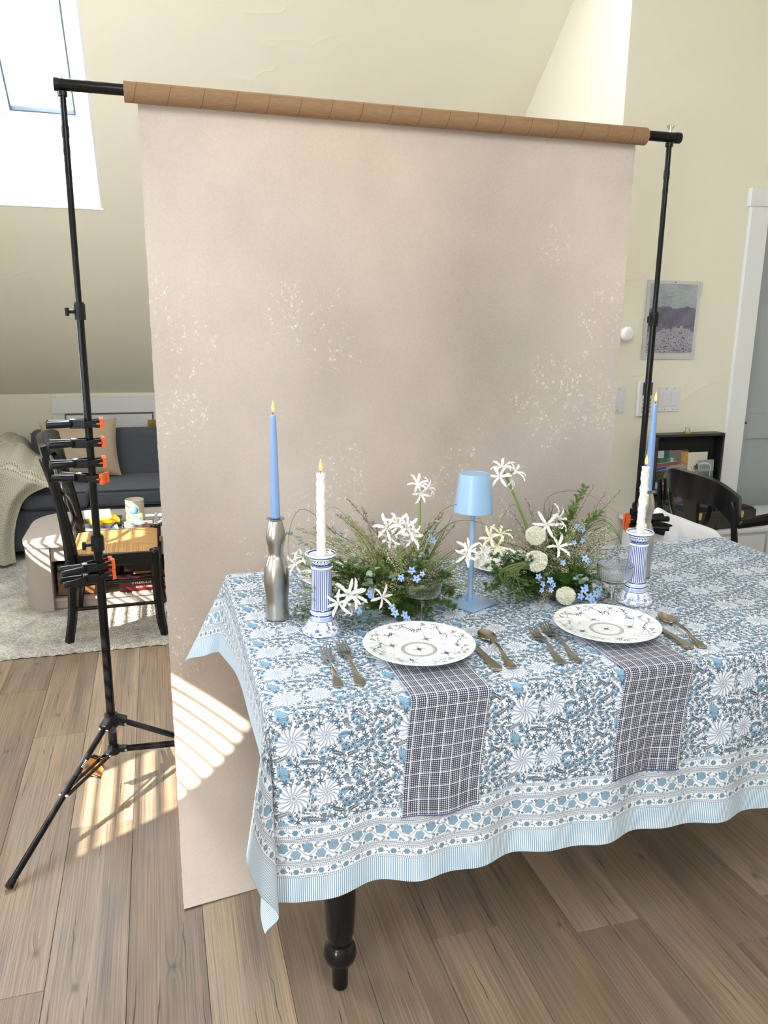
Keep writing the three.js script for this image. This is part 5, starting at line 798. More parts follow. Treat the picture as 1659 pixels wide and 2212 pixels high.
  for (let r = 0; r < 3; r++) for (let i = 0; i < 10; i++) { const a = i / 10 * 6.28 + r * 0.4, m = part('dusty_leaf', leafDisc, FL.kale, t), p = L(797, 1338, -1.735).add(V(Math.cos(a) * 0.006 * (r + 1), 0.012 - r * 0.004 + Math.sin(a) * 0.006 * (r + 1), 0.004)); m.position.copy(p); m.rotation.set(-0.9 + 0.2 * r, Math.atan2(Math.cos(a), Math.sin(a)), 0); m.scale.set(1.2, 1.2, 0.95 + 0.25 * r); }
  nerine(t, V(0.03, 0.04, 0.01), L(907, 1058, -1.85), 3, 0.8, FL.nerine, V(0.3, 0.35, 0.5), 0.017);
  nerine(t, V(0.02, 0.04, 0.03), L(858, 1152, -1.80), 6, 1.0, FL.nerine, V(-0.1, 0.25, 0.8), 0.026);
  nerine(t, V(-0.06, 0.03, 0.05), L(750, 1298, -1.755), 4, 1.0, FL.nerine, V(-0.1, 0.0, 1), 0.021);
  nerine(t, V(-0.02, 0.03, 0.06), L(825, 1290, -1.74), 1, 0.82, FL.nerinePink, V(0.2, 0.4, 0.8), 0.01);
  nerine(t, V(-0.08, 0.04, 0), L(648, 1216, -1.88), 2, 0.85, FL.nerine, V(-0.5, 0.5, 0.5), 0.012);
  nerine(t, V(0.07, 0.04, 0.02), L(1018, 1195, -1.80), 4, 0.85, FL.nerine, V(0.2, 0.2, 0.8), 0.022);
  for (const [a, b, z, s] of [[797, 1282, -1.75, 1], [803, 1290, -1.748, 0.9], [846, 1312, -1.735, 1.1], [853, 1325, -1.73, 1.1], [873, 1328, -1.73, 1.1], [880, 1338, -1.728, 1], [889, 1232, -1.775, 1.1], [866, 1248, -1.77, 1], [900, 1250, -1.77, 1.1], [929, 1163, -1.82, 1.0], [936, 1168, -1.82, 0.9], [772, 1318, -1.748, 1], [778, 1326, -1.745, 0.9], [912, 1240, -1.775, 0.8]]) tweedia(t, L(a, b, z), s, V(rr(-0.4, 0.4), rr(0.1, 0.6), 1));
});
arrangement('right flower arrangement with cream scabiosas, ferns and blue tweedia beside the lamp', V(1.035, CLOTH, Z2), [0.17, 0.16, 0.1], (t, L, T, dome, root) => {
  for (let i = 0; i < 24; i++) spray(T.twig, T.cream, bow(root(), dome(0.95), 0.03), 14, 0.03, 0.0014);
  for (let i = 0; i < 26; i++) spray(T.twig, T.cream, bow(root(), L(rr(1225, 1335), rr(1140, 1225), rr(-1.93, -1.82)), 0.03), 16, 0.032, 0.0016);
  for (let i = 0; i < 9; i++) spray(T.olive, T.tan, bow(root(), dome(0.9), 0.03), 16, 0.03, 0.0013);
  for (let i = 0; i < 60; i++) { const px = rr(1050, 1340), lo = 1105 + Math.pow(Math.abs(px - 1200) / 150, 2) * 40, e = L(px, rr(lo, 1300), rr(-1.96, -1.79)), k = rnd(); spray(k < 0.5 ? T.olive : T.twig, k < 0.5 ? T.tan : T.cream, bow(root(), e, 0.02), 13, 0.03, 0.0016); }
  for (let i = 0; i < 5; i++) { const a = L(rr(1070, 1300), rr(1180, 1290), rr(-1.84, -1.78)); eucalyptus(t, [root(), root().lerp(a, 0.6).add(V(0, 0.015, 0)), a], 11, rr(0.85, 1.2)); }
  for (const [a, b, z] of [[1135, 1075, -1.87], [1145, 1100, -1.86], [1105, 1105, -1.88], [1285, 1045, -1.9], [1345, 1055, -1.9], [1310, 1062, -1.9], [1125, 1135, -1.86], [1160, 1260, -1.78], [1180, 1300, -1.76], [1170, 1315, -1.755]]) spray(T.brown, T.cream, bow(root(), L(a, b, z), 0.02), 18, 0.022, 0.0011);
  for (const [a, b, z, n, l] of [[1265, 1050, -1.87, 60, 0.032], [1240, 1100, -1.865, 54, 0.034], [1297, 1106, -1.865, 54, 0.034], [1213, 1115, -1.855, 42, 0.03], [1225, 1150, -1.845, 30, 0.022]]) plume(T.fern, bow(root(), L(a, b, z), 0.02), n, l);
  for (let i = 0; i < 52; i++) { const p = L(rr(1035, 1145), rr(1195, 1305), rr(-1.86, -1.77)); plume(T.deep, bow(root(), p, 0.02), 14, 0.024); }
  for (let i = 0; i < 30; i++) { const p = L(rr(1130, 1335), rr(1250, 1312), rr(-1.84, -1.765)); plume(T.deep, bow(root(), p, 0.02), 13, 0.024); }
  for (let i = 0; i < 30; i++) plume(T.fern, bow(root(), dome(0.9).multiply(V(1, 0.7, 1)), 0.02), 14, 0.022);
  for (let i = 0; i < 26; i++) { const e = L(rr(1058, 1150), rr(1255, 1315), rr(-1.79, -1.755)); blade(t, [V(0.01, 0.06, 0.03), L(1140 + rr(-8, 8), 1222 + rr(-8, 8), -1.79), L(lerp(1140, 1058, rr(0.2, 0.8)), 1238, -1.775), e], rr(0.0018, 0.0034), rnd() < 0.5 ? FL.grass : FL.strap); }
  for (let i = 0; i < 9; i++) { const p = L(rr(1172, 1198), rr(1066, 1110), -1.87); blade(t, [V(0.03 + rr(-0.01, 0.01), 0.03, 0.01), L(1185, 1150, -1.865), p], rr(0.003, 0.0045), FL.strap); }
  for (let i = 0; i < 9; i++) { const k = rr(0, 34), q = rr(-14, 10); blade(t, [V(0.06, 0.05, 0.01), L(1255 + q, 1150 + k + rr(-8, 8), -1.85), L(1300 + q, 1118 + k + rr(-6, 6), -1.85), L(1338 + q * 0.6, 1150 + k, -1.84), L(1325 + rr(-20, 8), 1215 + k * 0.8, -1.84)], 0.0013, FL.strap, 40); }
  for (const q of [[[0.02, 0.05, 0], [1180, 1080, -1.87], [1250, 1062, -1.88], [1340, 1110, -1.88]], [[-0.03, 0.05, 0], [1110, 1090, -1.87], [1085, 1120, -1.86], [1060, 1200, -1.84]]]) blade(t, q.map((p, i) => (i ? L(...p) : V(...p))), 0.0011, FL.strap, 40);
  eucalyptus(t, [V(0.04, 0.05, 0.03), L(1255, 1250, -1.785), L(1292, 1262, -1.775)], 15, 1.5); eucalyptus(t, [V(-0.05, 0.05, 0.02), L(1060, 1180, -1.84), L(1038, 1120, -1.86)], 10, 0.9); eucalyptus(t, [V(0, 0.04, 0.05), L(1090, 1265, -1.78), L(1075, 1285, -1.77)], 9, 1.0);
  nerine(t, V(-0.02, 0.04, 0), L(1092, 1028, -1.87), 4, 0.9, FL.nerine, V(-0.1, 0.5, 0.4), 0.02);
  nerine(t, V(-0.04, 0.04, 0.01), L(1072, 1170, -1.83), 3, 0.95, FL.nerineCream, V(-0.7, 0.4, 0.4), 0.02);
  nerine(t, V(0.02, 0.04, 0.01), L(1188, 1128, -1.84), 2, 1.05, FL.nerine, V(0, 0.25, 1), 0.022);
  nerine(t, V(0.03, 0.04, 0.02), L(1205, 1182, -1.83), 1, 1.05, FL.nerine, V(0, 0.6, 0.8), 0.02);
  scabiosa(t, V(0.0, 0.04, 0.02), L(1157, 1156, -1.82), 0.0235); scabiosa(t, V(0.01, 0.04, 0.03), L(1158, 1211, -1.80), 0.0265); scabiosa(t, V(0.03, 0.03, 0.05), L(1222, 1286, -1.775), 0.0225);
  for (const [a, b, z, s] of [[1163, 1246, -1.79, 1], [1172, 1262, -1.785, 1], [1188, 1254, -1.785, 1.1], [1195, 1264, -1.78, 0.9], [1248, 1138, -1.83, 1], [1258, 1143, -1.83, 1.1], [1264, 1207, -1.81, 1.1], [1268, 1212, -1.81, 1], [1216, 1216, -1.8, 0.9], [1240, 1172, -1.82, 0.8], [1262, 1274, -1.772, 1.25], [1272, 1290, -1.768, 1.3], [1288, 1283, -1.768, 1.3], [1294, 1272, -1.77, 1.2], [1280, 1300, -1.765, 1.2], [1254, 1288, -1.77, 1.1], [1170, 1275, -1.78, 0.8], [1190, 1275, -1.78, 0.8], [1265, 1268, -1.775, 0.9], [1258, 1168, -1.825, 0.8]]) tweedia(t, L(a, b, z), s, V(rr(-0.4, 0.4), rr(0.1, 0.6), 1));
});

// ------------------------------------------------------------------ the sitting corner on the left
{
  const rugMap = dtex(512, 512, (u, v, i, j) => { const a = fbm(u, v, 12, 12, 41, 3), b = hash(i, j, 21), c = vnoise(u, v, 128, 128, 22), k = 0.62 + 0.26 * a + 0.16 * (b - 0.5) + 0.22 * (c - 0.3); return [205 * k * 1.2, 198 * k * 1.2, 186 * k * 1.2]; }, 1 / 0.9, 1 / 0.9), rugBump = dtex(256, 256, (u, v, i, j) => { const h = 255 * (0.5 * vnoise(u, v, 96, 96, 61) + 0.5 * hash(i, j, 62)); return [h, h, h]; }, 1 / 0.45, 1 / 0.45, false);
  const edge = (x, z) => { const d = Math.min(x + 1.5, 1.45 - x, z + 5.75, -3.63 - z); return 0.0035 + 0.0125 * Math.min(1, Math.max(0, d) / 0.02); };
  const xs = [...seq(-1.5, -1.48, 2), ...seq(-1.47, 1.43, 190), 1.44, 1.45], zs = [...seq(-3.63, -3.65, 3), ...seq(-3.66, -5.74, 150), -5.75];
  const g = sheet(xs, zs, (x, z) => V(x + 0.006 * (hash(Math.round(z * 90), 3, 7) - 0.5), edge(x, z) + 0.006 * (hash(Math.round(x * 70), Math.round(z * 70), 5) - 0.5), z + (z > -3.66 ? 0.012 * (hash(Math.round(x * 60), 3, 9) - 0.5) : 0)), (x, z) => [x, z], false);
  solo('rug', 'pale grey shaggy area rug under the coffee table', 'rug', g, M(0xffffff, 0.95, { map: rugMap, bumpMap: rugBump, bumpScale: 0.012 }));
}
const RUGY = 0.0175, upholstery = M([0.075, 0.084, 0.105], 0.85, { sheen: 0.5, sheenColor: new THREE.Color(0.5, 0.52, 0.58) }), pipingM = M([0.04, 0.045, 0.058], 0.8);
function cushion(w, h, d, puff = 0.02, r = 0.03) { const g = new RoundedBoxGeometry(w, h, d, 6, r); return jiggle(g, (v) => { const a = 1 - Math.pow(Math.abs(v.x) / (w / 2), 4), b = 1 - Math.pow(Math.abs(v.z) / (d / 2), 4); v.y += Math.sign(v.y) * puff * a * b * Math.min(1, Math.abs(v.y) / (h / 2)); }); }
{
  const t = thing('sofa', 'slate grey upholstered sofa with piped seat cushions under the sloped ceiling', 'sofa', [0.35, 0, -5.62]), X = (x) => x - 0.35, Z = (z) => z + 5.62;
  part('base', span(X(-1.05), X(1.8), 0.07, 0.335, Z(-6.02), Z(-5.22), 0.015), upholstery, t);
  part('backrest', span(X(-0.86), X(1.8), 0.3, 0.725, Z(-6.1), Z(-5.9), 0.03), upholstery, t);
  const bk = part('back_cushion', cushion(2.62, 0.36, 0.16, 0.0, 0.05).rotateX(-0.12).translate(X(0.46), 0.585, Z(-5.86)), upholstery, t);
  part('piping', tube([[X(-0.86), 0.728, Z(-5.905)], [X(0.4), 0.729, Z(-5.905)], [X(1.8), 0.728, Z(-5.905)]], 0.006, 30, 8), pipingM, bk);
  part('armrest', span(X(-1.12), X(-0.86), 0.07, 0.62, Z(-6.1), Z(-5.2), 0.04), upholstery, t);
  for (const [a, b] of [[-0.855, -0.455], [-0.45, 0.62], [0.625, 1.8]]) {
    const c = part('seat_cushion', cushion(b - a - 0.004, 0.11, 0.72, 0.012, 0.03).translate(X((a + b) / 2), 0.392, Z(-5.55)), upholstery, t);
    part('piping', tube([[X(a + 0.012), 0.442, Z(-5.2)], [X((a + b) / 2), 0.446, Z(-5.186)], [X(b - 0.012), 0.442, Z(-5.2)]], 0.005, 24, 8), pipingM, c);
    part('piping', tube([[X(a + 0.012), 0.349, Z(-5.2)], [X((a + b) / 2), 0.347, Z(-5.188)], [X(b - 0.012), 0.349, Z(-5.2)]], 0.005, 24, 8), pipingM, c);
  }
  for (const [x, z] of [[-0.98, -5.3], [1.7, -5.3], [-0.98, -6.0], [1.7, -6.0]]) part('foot', rod([X(x), RUGY - (z < -5.7 ? 0.0165 : 0), Z(z)], [X(x), 0.08, Z(z)], 0.02, 14, 0.026), MAT.blackWood, t);
}
{
  const w = 0.5, h = 0.40, g = sheet(seq(-1, 1, 34), seq(-1, 1, 30), (u, v) => V(u * w / 2 * (1 - 0.07 * (1 - v * v)), v * h / 2 * (1 - 0.08 * (1 - u * u)), 0.078 * Math.pow((1 - Math.pow(Math.abs(u), 2.4)) * (1 - Math.pow(Math.abs(v), 2.4)), 0.55) + 0.006 * Math.sin(u * 13 + v * 4) * Math.sin(v * 9) * (1 - u * u) * (1 - v * v))), b = g.clone().scale(1, 1, -1);
  b.setIndex([...b.index.array].reverse()); b.computeVertexNormals();
  const t = solo('throw_pillow', 'square tan linen pillow leaning on the sofa back', 'pillow', merge([g, b]), M([0.47, 0.375, 0.275], 0.9)); t.position.set(-0.52, 0.646, -5.69); t.rotation.set(-0.22, 0.03, 0.03);
}
{
  const [c, x] = canvas(128, 128, '#b9b2a0'); for (let j = 0; j < 8; j++) for (let i = 0; i < 8; i++) { x.save(); x.translate(i * 16 + 8 + (j % 2) * 8, j * 16 + 8); x.rotate(0.6); x.fillStyle = '#cbc5b4'; x.beginPath(); x.ellipse(0, 0, 8, 4.6, 0, 0, 7); x.fill(); x.restore(); x.save(); x.translate(i * 16 + (j % 2) * 8, j * 16 + 2); x.rotate(-0.6); x.fillStyle = '#8f8874'; x.beginPath(); x.ellipse(0, 0, 6, 2.4, 0, 0, 7); x.fill(); x.restore(); }
  const map = ctex(c, 1 / 0.1, 1 / 0.1), bump = ctex(c, 1 / 0.1, 1 / 0.1, false);
  const f = (u, v) => {                                // v from behind the sofa over the arm down to the floor, u across
    const y = v < 0.42 ? lerp(0.66, 0.655, v / 0.42) + 0.05 * Math.sin(Math.PI * v / 0.42) : v < 0.52 ? lerp(0.655, 0.60, (v - 0.42) / 0.1) : lerp(0.60, 0.035, (v - 0.52) / 0.48), z = v < 0.42 ? lerp(-6.06, -5.28, v / 0.42) : v < 0.52 ? lerp(-5.28, -5.155, (v - 0.42) / 0.1) : lerp(-5.155, -5.10, (v - 0.52) / 0.48);
    const fold = 0.022 * Math.sin(u * 15 + v * 2.2) + 0.012 * Math.sin(u * 27 - v * 3), k = sstep(v, 0.35, 0.7), right = u > 0.62 ? (u - 0.62) / 0.38 : 0, wide = lerp(0.5, 0.36, k);
    const X = -1.25 + u * wide + 0.05 * k + (v > 0.3 ? 0.06 * Math.sin(v * 5) : 0) + right * 0.10 * Math.exp(-Math.pow((v - 0.45) / 0.2, 2));
    return V(X, Math.max(0.026, y - right * 0.18 * (1 - k) + (v < 0.5 ? Math.abs(fold) * 1.2 + 0.02 : 0)), z + (v > 0.45 ? fold + 0.025 : 0) + right * 0.05 * (1 - k));
  };
  const g = sheet(seq(0, 1, 60), seq(0, 1, 90), f, (u, v) => [u * 0.6, v * 1.6], true);
  solo('knit_throw', 'chunky beige knit throw draped over the sofa arm to the floor', 'blanket', thick(g, 0.012), M(0xffffff, 0.95, { map, bumpMap: bump, bumpScale: 0.008 }));
}
// coffee table
const ctPaint = M([0.42, 0.36, 0.32], 0.35);
{
  const t = thing('coffee_table', 'taupe painted coffee table with rounded end and open shelf', 'coffee table', [-0.15, 0, -4.54]), X = -0.15, Zc = -4.54;
  const outline = (x0, x1, z0, z1, r) => { const s = new THREE.Shape(), f = r * 0.5; s.moveTo(x1, -z1); s.lineTo(x0 + f, -z1); s.quadraticCurveTo(x0, -z1, x0, -(z1 - f)); s.lineTo(x0, -(z0 + r)); s.quadraticCurveTo(x0, -z0, x0 + r, -z0); s.lineTo(x1, -z0); s.closePath(); return s; };
  const slab = (x0, x1, z0, z1, r, y0, y1, b = 0.006) => extrude(outline(x0 - X, x1 - X, z0 - Zc, z1 - Zc, r), y1 - y0 - 2 * b, b, 20).rotateX(-Math.PI / 2).translate(0, y0 + b, 0);
  part('top', slab(-0.71, 0.62, -4.89, -4.19, 0.26, 0.362, 0.392), ctPaint, t);
  part('plinth', slab(-0.64, 0.58, -4.83, -4.225, 0.22, RUGY, 0.06), ctPaint, t);
  part('shelf_board', slab(-0.65, 0.59, -4.84, -4.215, 0.22, 0.06, 0.078, 0.003), ctPaint, t);
  const curve = seq(0, 1, 20).map((k) => { const a = Math.PI * (0.0 + 0.5 * k); return V(-0.66 + 0.17 * (1 - Math.sin(a)) - X, 0, -4.215 - 0.2 * (1 - Math.cos(a)) * -1 - 0.2 - Zc + 0.2 * 0); });
  const end = [[-0.575, -4.212], [-0.61, -4.214], [-0.65, -4.228], [-0.675, -4.255], [-0.688, -4.30], [-0.69, -4.48], [-0.68, -4.60], [-0.64, -4.72], [-0.56, -4.81], [-0.45, -4.855]].map(([a, b]) => V(a - X, 0, b - Zc)), ec = new THREE.CatmullRomCurve3(end);
  part('end_panel', thick(sheet(seq(0, 1, 48), [RUGY, 0.2, 0.365], (u, y) => ec.getPointAt(u).setY(y), undefined, false), 0.02), ctPaint, t);
  part('divider', span(-0.595 - X, -0.572 - X, RUGY, 0.365, -4.86 - Zc, -4.205 - Zc), ctPaint, t);
  part('rail', span(-0.58 - X, 0.58 - X, 0.285, 0.364, -4.225 - Zc, -4.205 - Zc, 0.003), ctPaint, t);
  part('back_panel', span(-0.58 - X, 0.58 - X, RUGY, 0.364, -4.87 - Zc, -4.855 - Zc), ctPaint, t);
  part('end_panel', span(0.56 - X, 0.58 - X, RUGY, 0.364, -4.86 - Zc, -4.21 - Zc), ctPaint, t);
}
function book(name, label, [x, y, z], [w, h, d], turn, cover, pages, spineTex) {
  const t = thing(name, label, 'book', [x, y, z], turn, 'books and magazines at the coffee table'), b = Math.min(0.004, h * 0.16);
  part('pages', box(w - 0.012, h - 2 * b, d - 0.012, 0, h / 2, 0), M(pages, 0.9), t); part('cover', merge([box(w, b, d, 0, b / 2, 0), box(w, b, d, 0, h - b / 2, 0), box(w, h, b, 0, h / 2, d / 2 - b / 2)]), M(cover, 0.45), t);
  if (spineTex) part('spine_print', new THREE.PlaneGeometry(w * 0.96, h * 0.9).translate(0, h / 2, d / 2 + 0.0006), M(0xffffff, 0.5, { map: spineTex }), t);
  return t;
}
{
  const [c, x] = canvas(512, 96, '#5a0d14'); x.fillStyle = '#ead9c4'; x.font = 'bold 46px serif'; x.textAlign = 'right'; x.fillText('FABLES OF THE', 470, 44); x.font = '24px serif'; x.fillText('KUBICA KRAUSE  ·  ATANASI', 466, 76);
  book('shelf_book', 'thick tan covered book lying on the coffee table shelf at left', [-0.44, 0.079, -4.40], [0.23, 0.135, 0.3], 0.0, '#8a5d38', '#cdbb9c'); book('shelf_book', 'dark box lying on top of the thick tan book', [-0.44, 0.2145, -4.42], [0.24, 0.035, 0.3], 0.03, '#4a4038', '#7a6a58');
  book('shelf_book', 'red book with pale lettering on its spine under the coffee table', [-0.10, 0.079, -4.36], [0.3, 0.075, 0.24], 0.02, '#5a0d14', '#d8c8ac', ctex(c)); book('shelf_book', 'slim tan book on top of the red book', [-0.06, 0.1545, -4.37], [0.22, 0.03, 0.22], -0.02, '#9a6236', '#d8b890'); book('shelf_book', 'dark maroon book topmost on the shelf stack', [-0.09, 0.185, -4.38], [0.27, 0.05, 0.24], 0.04, '#1c0b0c', '#241612');
  book('magazine', 'open white and black magazine lowest of the pile behind the chair', [-0.36, 0.393, -4.50], [0.2, 0.016, 0.27], 0.15, '#e6e6e2', '#d8d8d4'); book('magazine', 'glossy dark cover magazine in the middle of the pile', [-0.345, 0.4095, -4.49], [0.19, 0.01, 0.26], -0.2, '#33383c', '#d0d0cc'); book('magazine', 'yellow paperback topmost on the magazine pile', [-0.335, 0.42, -4.52], [0.15, 0.02, 0.21], 0.3, '#d8ae1c', '#efe8cc'); book('magazine', 'white booklet leaning on the yellow paperback', [-0.355, 0.4405, -4.56], [0.14, 0.008, 0.19], 0.1, '#f0efe9', '#e6e4dc');
}
{
  const steel = M([0.66, 0.65, 0.63], 0.2, { metalness: 1 }), rrect = (hx, hz, r) => { const s = new THREE.Shape(); s.moveTo(-hx + r, -hz); s.lineTo(hx - r, -hz); s.quadraticCurveTo(hx, -hz, hx, -hz + r); s.lineTo(hx, hz - r); s.quadraticCurveTo(hx, hz, hx - r, hz); s.lineTo(-hx + r, hz); s.quadraticCurveTo(-hx, hz, -hx, hz - r); s.lineTo(-hx, -hz + r); s.quadraticCurveTo(-hx, -hz, -hx + r, -hz); return s; };
  const TY = 0.3925, t = thing('metal_tray', 'rounded silver tray on the coffee table', 'tray', [-0.10, TY, -4.52], 0.05);
  const ring = (k) => rrect(0.155 * k, 0.115 * k, 0.09 * k).getPoints(16);
  part('dish', sheet(seq(0, ring(1).length - 1, ring(1).length - 1).map(Math.round), [0.02, 0.5, 0.84, 0.92, 0.99, 1.03], (i, k) => { const p = ring(k)[i]; return V(p.x, k < 0.85 ? 0.0015 : k < 0.95 ? 0.006 : k < 1 ? 0.017 : 0.018, -p.y); }), steel, t);
  part('underside', extrude(rrect(0.125, 0.09, 0.07), 0.0008).rotateX(-Math.PI / 2), steel, t);
  const glassJar = thing('candle_jar', 'large beige candle jar standing on the tray', 'jar', [-0.155, TY + 0.002, -4.585]);
  part('jar', lathe([[0, 0], [0.05, 0], [0.0525, 0.004], [0.0525, 0.118], [0.051, 0.12], [0.0495, 0.118], [0.0495, 0.07], [0, 0.07]], 40, false), M([0.50, 0.45, 0.36], 0.35), glassJar);
  const pf = thing('perfume_bottle', 'small square perfume bottle with round blue cap and pale label', 'bottle', [-0.155, TY + 0.002, -4.475], 0.05);
  part('bottle', box(0.088, 0.062, 0.03, 0, 0.031, 0, 0.008), new THREE.MeshPhysicalMaterial({ color: new THREE.Color(0.86, 0.88, 0.45), roughness: 0.05, transmission: 0.75, thickness: 0.03, ior: 1.45 }), pf);
  part('cap', new THREE.SphereGeometry(0.0215, 24, 18).translate(0, 0.079, 0), M([0.12, 0.42, 0.85], 0.3, { clearcoat: 0.5 }), pf);
  const [c, x] = canvas(128, 128, '#9fc8ea'); x.fillStyle = '#cfe4f6'; x.fillRect(20, 44, 88, 6); x.fillRect(34, 62, 60, 5); const ls = new THREE.Shape(); ls.moveTo(-0.027, 0.024); ls.lineTo(0.027, 0.024); ls.lineTo(0.027, -0.006); ls.quadraticCurveTo(0.024, -0.024, 0, -0.026); ls.quadraticCurveTo(-0.024, -0.024, -0.027, -0.006);
  const lg = extrude(ls, 0.0006).translate(0.004, 0.034, 0.0152), uv = lg.attributes.uv; for (let i = 0; i < uv.count; i++) uv.setXY(i, uv.getX(i) * 18 + 0.5, uv.getY(i) * 18 + 0.5); part('bottle_label', lg, M(0xffffff, 0.5, { map: ctex(c) }), pf);
  const bx = thing('tin_box', 'slim white box with a teal and a red dot on the tray', 'box', [-0.135, TY + 0.0022, -4.425], 0.03);
  part('box_body', box(0.15, 0.026, 0.022, 0, 0.013, 0, 0.002), MAT.white, bx); part('teal_dot', rod([-0.03, 0.014, 0.0108], [-0.03, 0.014, 0.0116], 0.008, 18), M([0.03, 0.28, 0.33], 0.4), bx); part('red_dot', rod([0.04, 0.015, 0.0108], [0.04, 0.015, 0.0116], 0.008, 18), M([0.85, 0.14, 0.1], 0.4), bx);
  const vial = thing('glass_vial', 'tiny clear stoppered vial beside the white box', 'bottle', [-0.037, TY + 0.002, -4.47]); part('vial', lathe([[0, 0], [0.013, 0], [0.0145, 0.004], [0.0145, 0.03], [0.006, 0.04], [0.006, 0.047], [0, 0.047]], 24, false), new THREE.MeshPhysicalMaterial({ color: 0xffffff, roughness: 0.05, transmission: 0.9, thickness: 0.02 }), vial); part('stopper', new THREE.SphereGeometry(0.009, 16, 12).translate(0, 0.054, 0), M([0.5, 0.5, 0.5], 0.2, { metalness: 0.8 }), vial);
  const ca = []; for (let i = 0; i <= 60; i++) { const a = i / 60 * 14; ca.push([0.022 * Math.cos(a) * (1 - i * 0.006), 0.006 + 0.01 * Math.abs(Math.sin(a * 0.9)) + i * 0.0002, 0.016 * Math.sin(a * 1.05)]); }
  const er = thing('earphones', 'tangled white earphone cable at the right end of the tray', 'earphones', [0.0, TY + 0.004, -4.46]); part('cable', tube(ca, 0.0028, 140, 6), MAT.white, er); part('plug', rod([-0.03, 0.008, 0.012], [-0.008, 0.014, 0.004], 0.0055, 12), MAT.white, er);
}
// black dining chair with a rush seat, facing right
function rushSeat() {
  const [c, x] = canvas(512, 512, '#9c7340'); const tri = [[[0, 0], [512, 0]], [[512, 0], [512, 512]], [[512, 512], [0, 512]], [[0, 512], [0, 0]]];
  tri.forEach(([a, b], k) => { x.save(); x.beginPath(); x.moveTo(...a); x.lineTo(...b); x.lineTo(256, 256); x.closePath(); x.clip(); for (let i = 0; i < 170; i++) { const p = i * 3 + 1.5; x.strokeStyle = ['#b98f55', '#9a7240', '#ae8449', '#c19a60', '#86622f'][Math.floor(rnd() * 5)]; x.lineWidth = 2; x.beginPath(); if (k % 2) { x.moveTo(0, p); x.lineTo(512, p); } else { x.moveTo(p, 0); x.lineTo(p, 512); } x.stroke(); } x.restore(); });
  return c;
}
{
  const t = thing('rush_chair', 'black wooden dining chair with woven rush seat beside the coffee table', 'chair', [-0.235, RUGY, -3.965]), m = MAT.blackWood, hz = 0.225;
  const seatC = rushSeat();
  part('seat', sheet(seq(-1, 1, 30), seq(-1, 1, 30), (u, v) => V(u * 0.195 + 0.005, 0.422 + 0.018 * (1 - Math.pow(Math.abs(u), 6)) * (1 - Math.pow(Math.abs(v), 6)) - 0.012 * (1 - u * u) * (1 - v * v), v * (hz + 0.0) * (1 + 0.04 * u)), (u, v) => [(u + 1) / 2, (v + 1) / 2], true), M(0xffffff, 0.75, { map: ctex(seatC), bumpMap: ctex(seatC, 1, 1, false), bumpScale: 0.005 }), t);
  for (const s of [-1, 1]) {
    part('seat_rail', bar([-0.19, 0.395, s * (hz - 0.006)], [0.19, 0.395, s * (hz + 0.004)], 0.022, 0.058, 0.004), m, t);
    part('back_leg', tube([[-0.225, 0.0, s * (hz + 0.005)], [-0.198, 0.16, s * hz], [-0.185, 0.38, s * hz], [-0.198, 0.55, s * (hz - 0.002)], [-0.232, 0.75, s * (hz - 0.004)], [-0.268, 0.885, s * (hz - 0.01)]], (k) => 0.021 + 0.009 * Math.exp(-Math.pow((k - 0.45) / 0.2, 2)), 30, 4, 1.0), m, t);
    part('front_leg', tube([[0.212, 0.0, s * (hz + 0.014)], [0.196, 0.09, s * (hz + 0.006)], [0.19, 0.25, s * (hz + 0.004)], [0.19, 0.435, s * (hz + 0.003)]], (k) => 0.020 + 0.008 * k, 20, 4, 1.0), m, t);
    for (const y of [0.165, 0.285]) part('stretcher', rod([-0.19, y - 0.005, s * hz], [0.19, y, s * (hz + 0.004)], 0.0085, 12), m, t);
    part('back_slat', tube([[-0.2, 0.5, s * 0.205], [-0.215, 0.62, s * 0.09], [-0.238, 0.72, -s * 0.06], [-0.268, 0.85, -s * 0.15]], [0.013, 0.014, 0.013], 24, 6, 0.5), m, t);
  }
  part('seat_rail', bar([0.188, 0.395, -hz], [0.188, 0.395, hz], 0.022, 0.048, 0.004), m, t); part('seat_rail', bar([-0.188, 0.395, -hz], [-0.188, 0.395, hz], 0.022, 0.048, 0.004), m, t);
  part('stretcher', rod([0.19, 0.21, -hz], [0.19, 0.21, hz], 0.0085, 12), m, t); part('stretcher', rod([-0.195, 0.25, -hz], [-0.195, 0.25, hz], 0.0085, 12), m, t); part('stretcher', rod([-0.2, 0.5, -hz], [-0.2, 0.5, hz], 0.012, 12), m, t);
  const crest = sheet(seq(-1, 1, 40), seq(0, 1, 10), (u, v) => { const a = Math.abs(u), hi = 0.966 - 0.028 * Math.pow(a, 4), lo = 0.856 - 0.08 * sstep(a, 0.45, 0.82) + 0.02 * sstep(a, 0.92, 1), y = lerp(lo, hi, v); return V(-0.262 - 0.035 * (1 - u * u) - 0.18 * (y - 0.88), y, u * (hz + 0.03)); });
  part('crest_rail', thick(crest, 0.027), m, t);
}

